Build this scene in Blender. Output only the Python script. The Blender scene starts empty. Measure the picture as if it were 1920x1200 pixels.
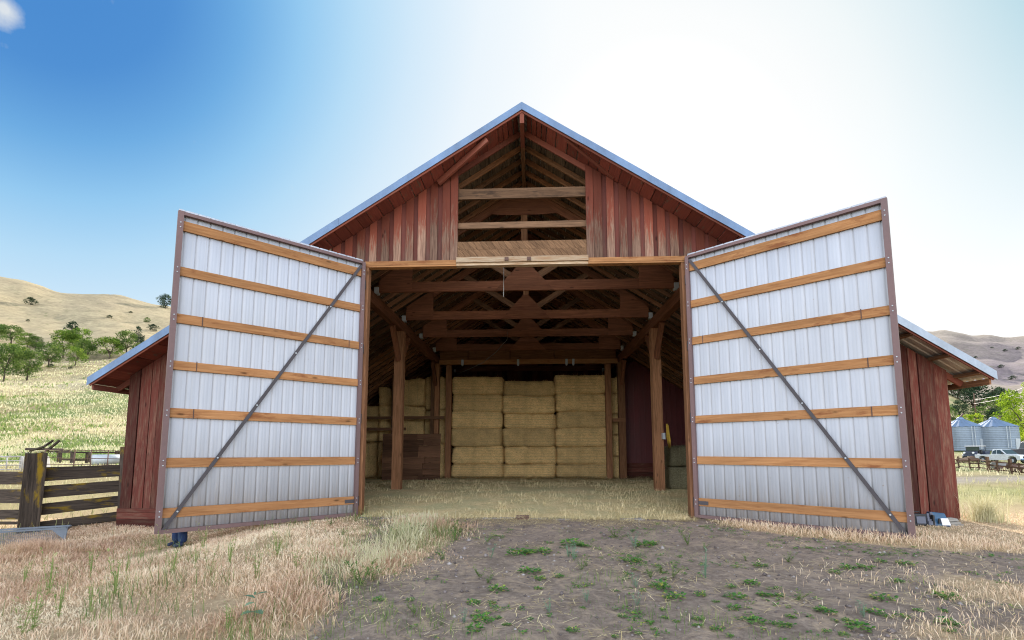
import bpy, bmesh, math, random
import numpy as np
from mathutils import Vector, Matrix
random.seed(7)
rng = np.random.default_rng(11)
scene = bpy.context.scene
COL = scene.collection
rad = math.radians

# ------------------------------------------------------------------ camera
FPX, PPX, PPY, PITCH, YAW = 929.5, 955.0, 745.0, 0.1065, 0.0466
CAMX, CAMZ = 0.23, 1.6
cam = bpy.data.cameras.new("camera")
cam.sensor_width = 36.0
cam.lens = FPX / 1920.0 * 36.0
cam.shift_x = (960 - PPX) / 1920.0
cam.shift_y = (PPY - 600) / 1920.0
cam.clip_start = 0.05
cam.clip_end = 6000
camo = bpy.data.objects.new("camera", cam)
camo.location = (CAMX, 0, CAMZ)
camo.rotation_euler = (math.pi / 2 + PITCH, 0, YAW)
COL.objects.link(camo)
scene.camera = camo

# ------------------------------------------------------------------ sky, sun, exposure
SUN_EL, SUN_AZ = rad(25.5), rad(13.0)          # behind the barn, a little to its right
w = bpy.data.worlds.new("World")
scene.world = w
w.use_nodes = True
nt = w.node_tree
nt.nodes.clear()
wo = nt.nodes.new("ShaderNodeOutputWorld")
bg = nt.nodes.new("ShaderNodeBackground")
sky = nt.nodes.new("ShaderNodeTexSky")
sky.sky_type = 'NISHITA'
sky.sun_disc = False
sky.sun_elevation = SUN_EL
sky.sun_rotation = SUN_AZ
sky.altitude = 300
sky.air_density = 1.0
sky.dust_density = 2.6
sky.ozone_density = 1.0
bg.inputs[1].default_value = 0.15
EXPOSURE = 1.85
# a torn wisp of cloud, high on the left
_a, _b = (5 - PPX) / FPX, -(15 - PPY) / FPX
_d = Vector((_a, math.cos(PITCH) - _b * math.sin(PITCH), math.sin(PITCH) + _b * math.cos(PITCH)))
CORNER = (Matrix.Rotation(YAW, 3, 'Z') @ _d).normalized()
_a, _b = (60 - PPX) / FPX, -(-130 - PPY) / FPX
_d = Vector((_a, math.cos(PITCH) - _b * math.sin(PITCH), math.sin(PITCH) + _b * math.cos(PITCH)))
BLUE = (Matrix.Rotation(YAW, 3, 'Z') @ _d).normalized()
tc = nt.nodes.new("ShaderNodeTexCoord")
nz = nt.nodes.new("ShaderNodeTexNoise")
nz.inputs['Scale'].default_value = 9.0
nz.inputs['Detail'].default_value = 6.0
nz.inputs['Roughness'].default_value = 0.62
nt.links.new(tc.outputs['Generated'], nz.inputs['Vector'])
dst = nt.nodes.new("ShaderNodeVectorMath")
dst.operation = 'DISTANCE'
dst.inputs[1].default_value = tuple(CORNER)
nt.links.new(tc.outputs['Generated'], dst.inputs[0])
fall = nt.nodes.new("ShaderNodeMapRange")
fall.inputs[1].default_value = 0.028
fall.inputs[2].default_value = 0.0
fall.inputs[3].default_value = 0.0
fall.inputs[4].default_value = 0.5
nt.links.new(dst.outputs['Value'], fall.inputs[0])
add = nt.nodes.new("ShaderNodeMath")
add.operation = 'ADD'
nt.links.new(nz.outputs['Fac'], add.inputs[0])
nt.links.new(fall.outputs[0], add.inputs[1])
cr = nt.nodes.new("ShaderNodeMapRange")
cr.inputs[1].default_value = 0.66
cr.inputs[2].default_value = 1.0
nt.links.new(add.outputs[0], cr.inputs[0])
mx = nt.nodes.new("ShaderNodeMix")
mx.data_type = 'RGBA'
mx.inputs['B'].default_value = (1.32, 1.42, 1.52, 1)
nt.links.new(cr.outputs[0], mx.inputs['Factor'])
# clear sky: whitest round the sun, deepest blue high on the left; sky behind the camera boosted as unseen fill for the barn
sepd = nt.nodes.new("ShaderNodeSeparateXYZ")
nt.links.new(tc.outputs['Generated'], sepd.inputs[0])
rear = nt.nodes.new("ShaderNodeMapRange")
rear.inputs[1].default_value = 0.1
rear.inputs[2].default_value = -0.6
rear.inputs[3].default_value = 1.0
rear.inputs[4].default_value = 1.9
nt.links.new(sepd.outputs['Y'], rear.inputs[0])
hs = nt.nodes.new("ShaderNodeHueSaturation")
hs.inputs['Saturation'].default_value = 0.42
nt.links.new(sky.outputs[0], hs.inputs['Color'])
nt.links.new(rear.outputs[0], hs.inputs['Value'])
dotn = nt.nodes.new("ShaderNodeVectorMath")
dotn.operation = 'DOT_PRODUCT'
nt.links.new(tc.outputs['Generated'], dotn.inputs[0])
dotn.inputs[1].default_value = tuple(BLUE)
dm = nt.nodes.new("ShaderNodeMapRange")
dm.inputs[1].default_value = 0.6
nt.links.new(dotn.outputs['Value'], dm.inputs[0])
br = nt.nodes.new("ShaderNodeValToRGB")
el = br.color_ramp.elements
stops = [(48, (1.0, 1.0, 1.0)), (40, (0.95, 0.98, 1.0)), (33, (0.84, 0.92, 0.985)), (27, (0.65, 0.82, 0.96)), (22, (0.47, 0.72, 0.93)), (17.5, (0.30, 0.59, 0.88)), (13, (0.16, 0.42, 0.77)), (8, (0.085, 0.285, 0.66)), (0, (0.072, 0.26, 0.635))]
pos_ = [(math.cos(rad(a)) - 0.6) / 0.4 for a, c in stops]
el[0].position, el[0].color = pos_[0], (*stops[0][1], 1)
el[1].position, el[1].color = pos_[-1], (*stops[-1][1], 1)
for p_, (a_, c_) in list(zip(pos_, stops))[1:-1]:
    q_ = el.new(p_)
    q_.color = (*c_, 1)
nt.links.new(dm.outputs[0], br.inputs[0])
bs = nt.nodes.new("ShaderNodeVectorMath")
bs.operation = 'SCALE'
bs.inputs['Scale'].default_value = 1.0 / (0.15 * 2 ** EXPOSURE)
nt.links.new(br.outputs[0], bs.inputs[0])
bm_ = nt.nodes.new("ShaderNodeMapRange")
bm_.interpolation_type = 'SMOOTHSTEP'
bm_.inputs[1].default_value = math.cos(rad(52))
bm_.inputs[2].default_value = math.cos(rad(35))
nt.links.new(dotn.outputs['Value'], bm_.inputs[0])
sdot = nt.nodes.new("ShaderNodeVectorMath")
sdot.operation = 'DOT_PRODUCT'
nt.links.new(tc.outputs['Generated'], sdot.inputs[0])
sdot.inputs[1].default_value = (math.sin(SUN_AZ) * math.cos(SUN_EL), math.cos(SUN_AZ) * math.cos(SUN_EL), math.sin(SUN_EL))
gm = nt.nodes.new("ShaderNodeMapRange")
gm.interpolation_type = 'SMOOTHSTEP'
gm.inputs[1].default_value = math.cos(rad(11))
gm.inputs[2].default_value = math.cos(rad(16))
nt.links.new(sdot.outputs['Value'], gm.inputs[0])
fr_m = nt.nodes.new("ShaderNodeMapRange")
fr_m.interpolation_type = 'SMOOTHSTEP'
fr_m.inputs[1].default_value = 0.12
fr_m.inputs[2].default_value = 0.60
nt.links.new(sepd.outputs['Z'], fr_m.inputs[0])
fy_m = nt.nodes.new("ShaderNodeMath")
fy_m.operation = 'GREATER_THAN'
fy_m.inputs[1].default_value = 0.0
nt.links.new(sepd.outputs['Y'], fy_m.inputs[0])
gmm = nt.nodes.new("ShaderNodeMath")
gmm.operation = 'MULTIPLY'
nt.links.new(gm.outputs[0], gmm.inputs[0])
nt.links.new(fr_m.outputs[0], gmm.inputs[1])
mxg = nt.nodes.new("ShaderNodeMix")
mxg.data_type = 'RGBA'
gr = nt.nodes.new("ShaderNodeValToRGB")
ge = gr.color_ramp.elements
gdm = nt.nodes.new("ShaderNodeMapRange")
gdm.inputs[1].default_value = 0.8
nt.links.new(sdot.outputs['Value'], gdm.inputs[0])
gst = [((math.cos(rad(a_)) - 0.8) / 0.2, c_) for a_, c_ in ((36, (0.36, 0.60, 0.75)), (29.5, (0.52, 0.73, 0.82)), (25, (0.74, 0.86, 0.91)), (21, (0.89, 0.945, 0.96)), (17, (0.97, 0.985, 0.99)), (12, (1.0, 1.0, 1.0)), (0, (1, 1, 1)))]
ge[0].position, ge[0].color = gst[0][0], (*gst[0][1], 1)
ge[1].position, ge[1].color = 1.0, (1, 1, 1, 1)
for p_, c_ in gst[1:-1]:
    q_ = ge.new(p_)
    q_.color = (*c_, 1)
nt.links.new(gdm.outputs[0], gr.inputs[0])
gsc = nt.nodes.new("ShaderNodeVectorMath")
gsc.operation = 'SCALE'
gsc.inputs['Scale'].default_value = 1.0 / (0.15 * 2 ** EXPOSURE)
nt.links.new(gr.outputs[0], gsc.inputs[0])
nt.links.new(gsc.outputs[0], mxg.inputs['B'])
gm2 = nt.nodes.new("ShaderNodeMath")
gm2.operation = 'MULTIPLY'
nt.links.new(gmm.outputs[0], gm2.inputs[0])
nt.links.new(fy_m.outputs[0], gm2.inputs[1])
nt.links.new(gm2.outputs[0], mxg.inputs['Factor'])
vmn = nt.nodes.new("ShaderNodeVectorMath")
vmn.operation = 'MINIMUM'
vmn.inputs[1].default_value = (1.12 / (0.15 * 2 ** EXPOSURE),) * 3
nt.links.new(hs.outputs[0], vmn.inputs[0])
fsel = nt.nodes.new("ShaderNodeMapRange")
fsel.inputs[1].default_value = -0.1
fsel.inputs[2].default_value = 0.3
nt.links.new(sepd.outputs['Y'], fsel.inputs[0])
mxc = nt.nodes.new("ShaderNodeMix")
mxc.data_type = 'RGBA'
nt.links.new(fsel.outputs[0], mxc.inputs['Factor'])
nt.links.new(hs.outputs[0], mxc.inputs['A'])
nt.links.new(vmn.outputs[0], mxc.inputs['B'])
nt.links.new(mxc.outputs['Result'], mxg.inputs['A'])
mx0 = nt.nodes.new("ShaderNodeMix")
mx0.data_type = 'RGBA'
nt.links.new(bm_.outputs[0], mx0.inputs['Factor'])
nt.links.new(mxg.outputs['Result'], mx0.inputs['A'])
nt.links.new(bs.outputs[0], mx0.inputs['B'])
nt.links.new(mx0.outputs['Result'], mx.inputs['A'])
nt.links.new(mx.outputs['Result'], bg.inputs[0])
nt.links.new(bg.outputs[0], wo.inputs[0])

sl = bpy.data.lights.new("sun", 'SUN')
sl.energy = 2.6
sl.angle = rad(0.53)
sl.color = (1.0, 0.93, 0.82)
so = bpy.data.objects.new("sun", sl)
so.rotation_euler = (math.pi / 2 - SUN_EL, 0, -SUN_AZ + math.pi)
so.location = (20, 60, 60)
COL.objects.link(so)
# aim the lamp: light travels along -Z of the lamp
sd = Vector((math.sin(SUN_AZ) * math.cos(SUN_EL), math.cos(SUN_AZ) * math.cos(SUN_EL), math.sin(SUN_EL)))
so.rotation_euler = sd.to_track_quat('Z', 'Y').to_euler()

scene.view_settings.view_transform = 'Standard'
scene.view_settings.look = 'None'
scene.view_settings.gamma = 1
scene.view_settings.exposure = EXPOSURE
scene.cycles.use_denoising = True
scene.cycles.max_bounces = 8
scene.cycles.diffuse_bounces = 3
scene.cycles.filter_width = 1.1
scene.cycles.transparent_max_bounces = 8
scene.cycles.sample_clamp_indirect = 8

# ------------------------------------------------------------------ pixel -> place helpers (for measuring the photograph)
_c, _s = math.cos(YAW), math.sin(YAW)
_cp, _sp = math.cos(PITCH), math.sin(PITCH)
def ray(x, y):
    a, b = (x - PPX) / FPX, -(y - PPY) / FPX
    d = Vector((a, _cp - b * _sp, _sp + b * _cp))
    return Vector((_c * d.x - _s * d.y, _s * d.x + _c * d.y, d.z))
CAMP = Vector((CAMX, 0, CAMZ))
def atY(x, y, Y):
    d = ray(x, y)
    return CAMP + d * (Y / d.y)
def atZ(x, y, Z):
    d = ray(x, y)
    return CAMP + d * ((Z - CAMZ) / d.z)

# ------------------------------------------------------------------ terrain height
def sstep(a, b, x):
    t = np.clip((np.asarray(x, float) - a) / (b - a), 0, 1)
    return t * t * (3 - 2 * t)
def _az(x):
    d = ray(x, 847)
    return math.atan2(d.x, d.y)
def _tab(x, pairs):
    out = []
    for r, y in pairs:
        d = ray(x, y)
        out.append((r, CAMZ + r * d.z / math.hypot(d.x, d.y)))
    return out
_T = [
    (-2.0, [(60, 0), (3000, 6)]),
    (-1.35, [(60, 0), (230, 18), (620, 90), (900, 110), (3000, 60)]),
    (_az(0), _tab(0, [(30, 900), (65, 870), (95, 838), (140, 785), (200, 728), (232, 712), (262, 703), (330, 662), (450, 602), (640, 519), (700, 522), (3000, 800)])),
    (_az(75), _tab(75, [(30, 900), (65, 870), (95, 838), (140, 785), (200, 728), (232, 710), (262, 703), (330, 664), (450, 606), (640, 541), (700, 545), (3000, 800)])),
    (_az(200), _tab(200, [(30, 898), (65, 870), (95, 838), (140, 785), (200, 722), (232, 704), (262, 699), (330, 664), (450, 615), (640, 553), (700, 558), (3000, 800)])),
    (_az(330), _tab(330, [(30, 895), (65, 870), (95, 838), (140, 785), (200, 730), (232, 708), (262, 703), (330, 672), (450, 632), (640, 584), (700, 588), (3000, 800)])),
    (_az(1700), _tab(1700, [(30, 890), (62, 868), (90, 848), (130, 815), (200, 750), (260, 745), (350, 740), (500, 715), (950, 620), (1050, 622), (3000, 760)])),
    (_az(1780), _tab(1780, [(30, 890), (62, 870), (90, 845), (130, 812), (190, 738), (215, 742), (260, 755), (350, 742), (500, 715), (950, 626), (1050, 628), (3000, 760)])),
    (_az(1860), _tab(1860, [(30, 890), (62, 872), (90, 845), (130, 822), (200, 778), (260, 772), (350, 752), (500, 722), (950, 633), (1050, 634), (3000, 760)])),
    (_az(1920), _tab(1920, [(30, 892), (62, 876), (90, 848), (130, 832), (200, 800), (260, 785), (350, 757), (500, 725), (950, 637), (1050, 638), (3000, 760)])),
    (1.25, [(60, 0), (130, 3), (350, 25), (950, 150), (3000, 150)]),
    (2.0, [(60, 0), (3000, 6)]),
]
_AZ = np.array([t[0] for t in _T])
_LR = np.linspace(math.log(28), math.log(3000), 160)
_G = np.array([np.interp(_LR, np.log([p[0] for p in t[1]]), [p[1] for p in t[1]]) for t in _T])
_k = np.exp(-np.linspace(-2, 2, 9) ** 2)
_k /= _k.sum()
_G = np.array([np.convolve(np.pad(g, 4, mode='edge'), _k, mode='valid') for g in _G])
def vnoise(x, y, s, seed=0):
    x = np.asarray(x, float) * s + seed * 17.3
    y = np.asarray(y, float) * s - seed * 9.1
    xi, yi = np.floor(x), np.floor(y)
    xf, yf = x - xi, y - yi
    def h(a, b):
        v = np.sin(a * 127.1 + b * 311.7 + seed * 3.3) * 43758.5453
        return v - np.floor(v)
    u, v = xf * xf * (3 - 2 * xf), yf * yf * (3 - 2 * yf)
    return (h(xi, yi) * (1 - u) + h(xi + 1, yi) * u) * (1 - v) + (h(xi, yi + 1) * (1 - u) + h(xi + 1, yi + 1) * u) * v
def ground_z(x, y):
    x, y = np.asarray(x, float), np.asarray(y, float)
    near = -0.03 - 0.014 * np.clip(12.2 - y, 0, 12) - 0.33 * sstep(-4.2, -7.8, x) * sstep(40, 14, y)
    near = near + (vnoise(x, y, 0.9, 1) - 0.5) * 0.07 * sstep(12.4, 11.0, y) + (vnoise(x, y, 2.7, 2) - 0.5) * 0.03 * sstep(12.4, 11.0, y)
    dx, dy = x - CAMX, y
    r = np.hypot(dx, dy)
    az = np.arctan2(dx, dy)
    fi = np.interp(az, _AZ, np.arange(len(_AZ)))
    i0 = np.clip(np.floor(fi).astype(int), 0, len(_AZ) - 2)
    fr = fi - i0
    fr = fr * fr * (3 - 2 * fr)
    lr = np.log(np.clip(r, 28, 3000))
    li = (lr - _LR[0]) / (_LR[1] - _LR[0])
    l0 = np.clip(np.floor(li).astype(int), 0, len(_LR) - 2)
    lf = li - l0
    def row(i):
        return _G[i, l0] * (1 - lf) + _G[i, l0 + 1] * lf
    far = row(i0) * (1 - fr) + row(i0 + 1) * fr
    far = far + (vnoise(x, y, 0.012, 5) - 0.5) * 14 * sstep(330, 620, r) + (vnoise(x, y, 0.035, 6) - 0.5) * 5.0 * sstep(150, 400, r) + (vnoise(x, y, 0.09, 7) - 0.5) * 2.2 * sstep(60, 300, r)
    t = sstep(18, 46, r)
    return near * (1 - t) + far * t
def gz(x, y):
    return float(ground_z(np.array([x]), np.array([y]))[0])
def hit(x, y, rmin=3.0):
    """where the line of sight through a point of the photograph meets the terrain"""
    d = ray(x, y)
    h = math.hypot(d.x, d.y)
    rs = np.exp(np.linspace(math.log(rmin), math.log(2000), 1500))
    X = CAMX + d.x / h * rs
    Y = d.y / h * rs
    Z = CAMZ + d.z / h * rs
    below = np.nonzero(Z <= ground_z(X, Y))[0]
    i = below[0] if len(below) else len(rs) - 1
    return Vector((X[i], Y[i], float(ground_z(X[i:i + 1], Y[i:i + 1])[0]))), rs[i]

# ------------------------------------------------------------------ materials
class NB:
    def __init__(self, name):
        self.m = bpy.data.materials.new(name)
        self.m.use_nodes = True
        self.t = self.m.node_tree
        self.t.nodes.clear()
        self.out = self.t.nodes.new("ShaderNodeOutputMaterial")
        self.p = self.t.nodes.new("ShaderNodeBsdfPrincipled")
        self.t.links.new(self.p.outputs[0], self.out.inputs[0])
    def n(self, typ, **kw):
        nd = self.t.nodes.new(typ)
        for k, v in kw.items():
            setattr(nd, k, v)
        return nd
    def l(self, a, b):
        self.t.links.new(a, b)
    def val(self, sock, v):
        if hasattr(v, 'is_linked') or hasattr(v, 'links'):
            self.l(v, sock)
        else:
            sock.default_value = v
    def attr(self, name):
        return self.n("ShaderNodeAttribute", attribute_name=name)
    def math(self, op, a, b=0.0, clamp=False):
        nd = self.n("ShaderNodeMath", operation=op, use_clamp=clamp)
        self.val(nd.inputs[0], a)
        self.val(nd.inputs[1], b)
        return nd.outputs[0]
    def vmul(self, v, s):
        nd = self.n("ShaderNodeVectorMath", operation='MULTIPLY')
        self.l(v, nd.inputs[0])
        nd.inputs[1].default_value = s
        return nd.outputs[0]
    def noise(self, vec, scale, detail=4.0, rough=0.55, dist=0.0):
        nd = self.n("ShaderNodeTexNoise")
        self.l(vec, nd.inputs['Vector'])
        nd.inputs['Scale'].default_value = scale
        nd.inputs['Detail'].default_value = detail
        nd.inputs['Roughness'].default_value = rough
        nd.inputs['Distortion'].default_value = dist
        return nd.outputs['Fac']
    def ramp(self, fac, stops):
        nd = self.n("ShaderNodeValToRGB")
        e = nd.color_ramp.elements
        while len(e) > 1:
            e.remove(e[-1])
        e[0].position = stops[0][0]
        e[0].color = (*stops[0][1], 1)
        for pos, c in stops[1:]:
            k = e.new(pos)
            k.color = (*c, 1)
        self.val(nd.inputs[0], fac)
        return nd.outputs[0]
    def mrange(self, v, a, b, c=0.0, d=1.0):
        nd = self.n("ShaderNodeMapRange")
        self.val(nd.inputs[0], v)
        for i, q in enumerate((a, b, c, d)):
            nd.inputs[i + 1].default_value = q
        return nd.outputs[0]
    def mix(self, f, a, b, mode='MIX'):
        nd = self.n("ShaderNodeMix", data_type='RGBA', blend_type=mode)
        self.val(nd.inputs['Factor'], f)
        for k, v in (('A', a), ('B', b)):
            if isinstance(v, tuple):
                nd.inputs[k].default_value = (*v, 1)
            else:
                self.l(v, nd.inputs[k])
        return nd.outputs['Result']
    def hsv(self, col, val, sat=1.0):
        nd = self.n("ShaderNodeHueSaturation")
        self.l(col, nd.inputs['Color'])
        self.val(nd.inputs['Value'], val)
        self.val(nd.inputs['Saturation'], sat)
        return nd.outputs[0]
    def bump(self, h, strength=0.4, dist=0.02):
        nd = self.n("ShaderNodeBump")
        nd.inputs['Strength'].default_value = strength
        nd.inputs['Distance'].default_value = dist
        self.l(h, nd.inputs['Height'])
        self.l(nd.outputs[0], self.p.inputs['Normal'])
    def done(self, col=None, rough=0.8, metal=0.0, spec=0.3):
        if col is not None:
            if isinstance(col, tuple):
                self.p.inputs['Base Color'].default_value = (*col, 1)
            else:
                self.l(col, self.p.inputs['Base Color'])
        self.val(self.p.inputs['Roughness'], rough)
        self.p.inputs['Metallic'].default_value = metal
        self.p.inputs['Specular IOR Level'].default_value = spec
        return self.m

def wood(name, dark, light, paint=None, paint_dark=None, cover=0.5, usewear=False, grain=1.0, rough=0.85, vmin=0.7, vmax=1.25, stain=None, knots=True):
    b = NB(name)
    bc = b.attr('bc').outputs['Vector']
    rn = b.attr('rnd').outputs['Fac']
    g1 = b.noise(b.vmul(bc, (0.55, 13 * grain, 13 * grain)), 3.0, 6, 0.65, 0.6)
    g2 = b.noise(b.vmul(bc, (0.25, 3.0, 3.0)), 2.2, 4, 0.6)
    col = b.ramp(g1, [(0.28, dark), (0.72, light)])
    col = b.mix(b.mrange(g2, 0.35, 0.7), col, b.hsv(col, 0.72))
    h = g1
    if paint is not None:
        pm = b.noise(b.vmul(bc, (0.9, 9.0, 9.0)), 2.6, 7, 0.7, 0.3)
        pc = b.mix(b.noise(b.vmul(bc, (0.4, 1.6, 1.6)), 2.0, 3), paint, paint_dark or paint)
        if usewear:
            wr = b.attr('wear').outputs['Fac']
            thr = b.math('ADD', pm, b.math('MULTIPLY', b.math('SUBTRACT', 0.5, wr), 0.62))
        else:
            thr = b.math('ADD', pm, cover - 0.5)
        m = b.mrange(thr, 0.40, 0.60)
        m = b.math('ADD', b.math('MULTIPLY', m, 0.78), 0.14)
        col = b.mix(m, col, pc)
        h = b.math('ADD', g1, b.math('MULTIPLY', m, 0.25))
    if stain is not None:
        sm = b.mrange(b.noise(b.vmul(bc, (0.7, 2.5, 2.5)), 2.3, 6, 0.65), 0.56, 0.68)
        col = b.mix(sm, col, stain)
    if knots:
        vo = b.n("ShaderNodeTexVoronoi")
        b.l(b.vmul(bc, (1.5, 4.5, 4.5)), vo.inputs['Vector'])
        vo.inputs['Scale'].default_value = 0.9
        k = b.mrange(vo.outputs['Distance'], 0.05, 0.12)
        col = b.mix(k, b.hsv(col, 0.42), col)
    col = b.hsv(col, b.mrange(rn, 0, 1, vmin, vmax))
    b.bump(h, 0.35, 0.012)
    return b.done(col, rough, 0, 0.15)

M = {}
M['red_siding'] = wood('faded_red_siding', (0.075, 0.042, 0.030), (0.39, 0.25, 0.175), (0.235, 0.052, 0.028), (0.115, 0.030, 0.021), usewear=True, vmin=0.55, vmax=1.3)
M['red_base'] = wood('shaded_red_boards', (0.055, 0.030, 0.026), (0.17, 0.088, 0.066), (0.165, 0.043, 0.028), (0.08, 0.028, 0.026), usewear=True)  # recessed boards between the overlays, a darker and browner red
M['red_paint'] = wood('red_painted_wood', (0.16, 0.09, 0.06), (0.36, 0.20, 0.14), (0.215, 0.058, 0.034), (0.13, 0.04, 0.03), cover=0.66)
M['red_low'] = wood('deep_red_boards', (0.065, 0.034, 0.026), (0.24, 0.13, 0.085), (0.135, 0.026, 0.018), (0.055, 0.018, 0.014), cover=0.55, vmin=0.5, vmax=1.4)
M['timber'] = wood('old_brown_timber', (0.13, 0.055, 0.026), (0.42, 0.20, 0.10), cover=0.5)
M['timber_dark'] = wood('dark_rafter_timber', (0.075, 0.036, 0.019), (0.25, 0.128, 0.066))
M['timber_red'] = wood('red_brown_truss_timber', (0.11, 0.042, 0.022), (0.28, 0.11, 0.056))
M['loft_wood'] = wood('weathered_loft_board', (0.10, 0.052, 0.028), (0.28, 0.155, 0.082))
M['rail_old'] = wood('old_loft_rail', (0.075, 0.04, 0.024), (0.24, 0.135, 0.075), stain=(0.05, 0.03, 0.02))
M['pine'] = wood('orange_pine', (0.29, 0.125, 0.048), (0.50, 0.25, 0.108), grain=0.7, vmin=0.85, vmax=1.12, stain=(0.22, 0.085, 0.035))
M['track_wood'] = wood('peeling_white_board', (0.26, 0.13, 0.06), (0.42, 0.25, 0.14), (0.50, 0.40, 0.29), (0.40, 0.29, 0.19), cover=0.50)
M['fence_wood'] = wood('grey_weathered_wood', (0.020, 0.015, 0.012), (0.105, 0.078, 0.060), vmin=0.7, stain=(0.20, 0.125, 0.012))
M['pole_wood'] = wood('brown_rail_wood', (0.07, 0.04, 0.025), (0.20, 0.12, 0.08))
M['plank_dark'] = wood('dark_bin_planks', (0.075, 0.036, 0.021), (0.24, 0.118, 0.066), vmin=0.55, vmax=1.4)

# roof boards: bare inside, painted red where they stick out in front of the wall
b = NB('roof_deck_boards')
bc = b.attr('bc').outputs['Vector']
rn = b.attr('rnd').outputs['Fac']
g1 = b.noise(b.vmul(bc, (0.5, 11, 11)), 3.0, 6, 0.65, 0.5)
bare = b.ramp(g1, [(0.3, (0.045, 0.029, 0.019)), (0.72, (0.19, 0.135, 0.095))])
pt = b.ramp(g1, [(0.25, (0.14, 0.036, 0.028)), (0.7, (0.245, 0.066, 0.042))])
sep = b.n("ShaderNodeSeparateXYZ")
geo = b.n("ShaderNodeNewGeometry")
b.l(geo.outputs['Position'], sep.inputs[0])
chip = b.noise(b.vmul(bc, (1.5, 5, 5)), 1.6, 5, 0.7)
out_m = b.math('MULTIPLY', b.math('LESS_THAN', sep.outputs['Y'], 12.56), b.mrange(chip, 0.66, 0.58))
col = b.hsv(b.mix(out_m, bare, pt), b.mrange(rn, 0, 1, 0.7, 1.25))
b.bump(g1, 0.3, 0.01)
M['deck'] = b.done(col, 0.85, 0, 0.15)

def metal(name, base, rough=0.45, metallic=0.9, var=0.15, dirt=None, scale=2.0):
    b = NB(name)
    tcd = b.n("ShaderNodeTexCoord").outputs['Object']
    n1 = b.noise(b.vmul(tcd, (1, 1, 0.35)), scale, 5, 0.6)
    n2 = b.noise(tcd, scale * 9, 3, 0.5)
    c = b.n("ShaderNodeRGB")
    c.outputs[0].default_value = (*base, 1)
    col = b.hsv(c.outputs[0], b.math('ADD', b.mrange(n1, 0.3, 0.7, 1 - var, 1 + var), b.mrange(n2, 0.3, 0.7, -0.05, 0.05)))
    if dirt is not None:
        col = b.mix(b.mrange(n1, 0.55, 0.75), col, dirt)
    b.bump(n2, 0.06, 0.004)
    return b.done(col, b.mrange(n1, 0.3, 0.7, rough - 0.08, rough + 0.12), metallic, 0.5)
M['galv'] = metal('galvanised_metal', (0.118, 0.18, 0.29), 0.55, 0.25, 0.35)  # blue of the reflected sky is put into the base colour
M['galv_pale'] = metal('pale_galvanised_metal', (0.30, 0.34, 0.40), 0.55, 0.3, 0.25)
M['galv_dull'] = metal('dull_galvanised_metal', (0.42, 0.44, 0.46), 0.6, 0.35, 0.2)
M['tray_metal'] = metal('dull_tray_metal', (0.15, 0.17, 0.20), 0.6, 0.2, 0.3)
M['roof_metal'] = metal('weathered_roof_metal', (0.50, 0.46, 0.41), 0.5, 0.5, 0.2, (0.36, 0.24, 0.15))
M['frame_brown'] = metal('brown_steel', (0.155, 0.092, 0.088), 0.55, 0.2, 0.2)
M['strap'] = metal('dark_steel_strap', (0.062, 0.052, 0.057), 0.6, 0.2, 0.25)
M['rust'] = metal('rusty_iron', (0.11, 0.06, 0.045), 0.8, 0.2, 0.3)
M['white_pipe'] = metal('pale_pipe_paint', (0.36, 0.34, 0.32), 0.5, 0.0, 0.1)
M['silo'] = metal('silo_metal', (0.20, 0.235, 0.28), 0.6, 0.3, 0.25, None, 0.7)
M['silo_roof'] = metal('silo_roof_metal', (0.16, 0.22, 0.33), 0.5, 0.4, 0.15, None, 0.7)
M['rust_wall'] = metal('dark_red_steel_siding', (0.11, 0.020, 0.021), 0.6, 0.0, 0.2)

# white door sheet: dull white paint with scuffs and brown dust in the rib corners
b = NB('white_door_sheet')
tcd = b.n("ShaderNodeTexCoord").outputs['Object']
n1 = b.noise(b.vmul(tcd, (1.2, 1.2, 0.18)), 2.2, 5, 0.6)
n2 = b.noise(tcd, 21, 4, 0.7)
n3 = b.noise(b.vmul(tcd, (14, 14, 0.5)), 1.6, 4, 0.6)
col = b.ramp(n1, [(0.25, (0.38, 0.39, 0.43)), (0.75, (0.475, 0.485, 0.53))])
col = b.mix(b.mrange(n3, 0.52, 0.78, 0, 0.35), col, (0.44, 0.42, 0.40))
col = b.mix(b.math('MULTIPLY', b.attr('rib').outputs['Fac'], 0.25), col, (0.48, 0.43, 0.37))
vo = b.n("ShaderNodeTexVoronoi")
b.l(tcd, vo.inputs['Vector'])
vo.inputs['Scale'].default_value = 3.1
spots = b.math('MULTIPLY', b.math('LESS_THAN', vo.outputs['Distance'], 0.05), b.math('GREATER_THAN', n2, 0.5))
col = b.mix(b.math('MULTIPLY', spots, 0.6), col, (0.30, 0.24, 0.20))
sepz = b.n("ShaderNodeSeparateXYZ")
b.l(tcd, sepz.inputs[0])
mudz = b.math('ADD', sepz.outputs['Z'], b.math('MULTIPLY', b.math('SUBTRACT', 0.5, n3), 1.6))
col = b.mix(b.mrange(mudz, 0.75, 0.0, 0, 0.55), col, (0.30, 0.24, 0.19))
n5 = b.noise(b.vmul(tcd, (22, 22, 0.28)), 1.0, 5, 0.7)
col = b.mix(b.mrange(n5, 0.60, 0.74, 0, 0.28), col, (0.26, 0.22, 0.19))
M['white_sheet'] = b.done(col, 0.55, 0, 0.4)

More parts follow.
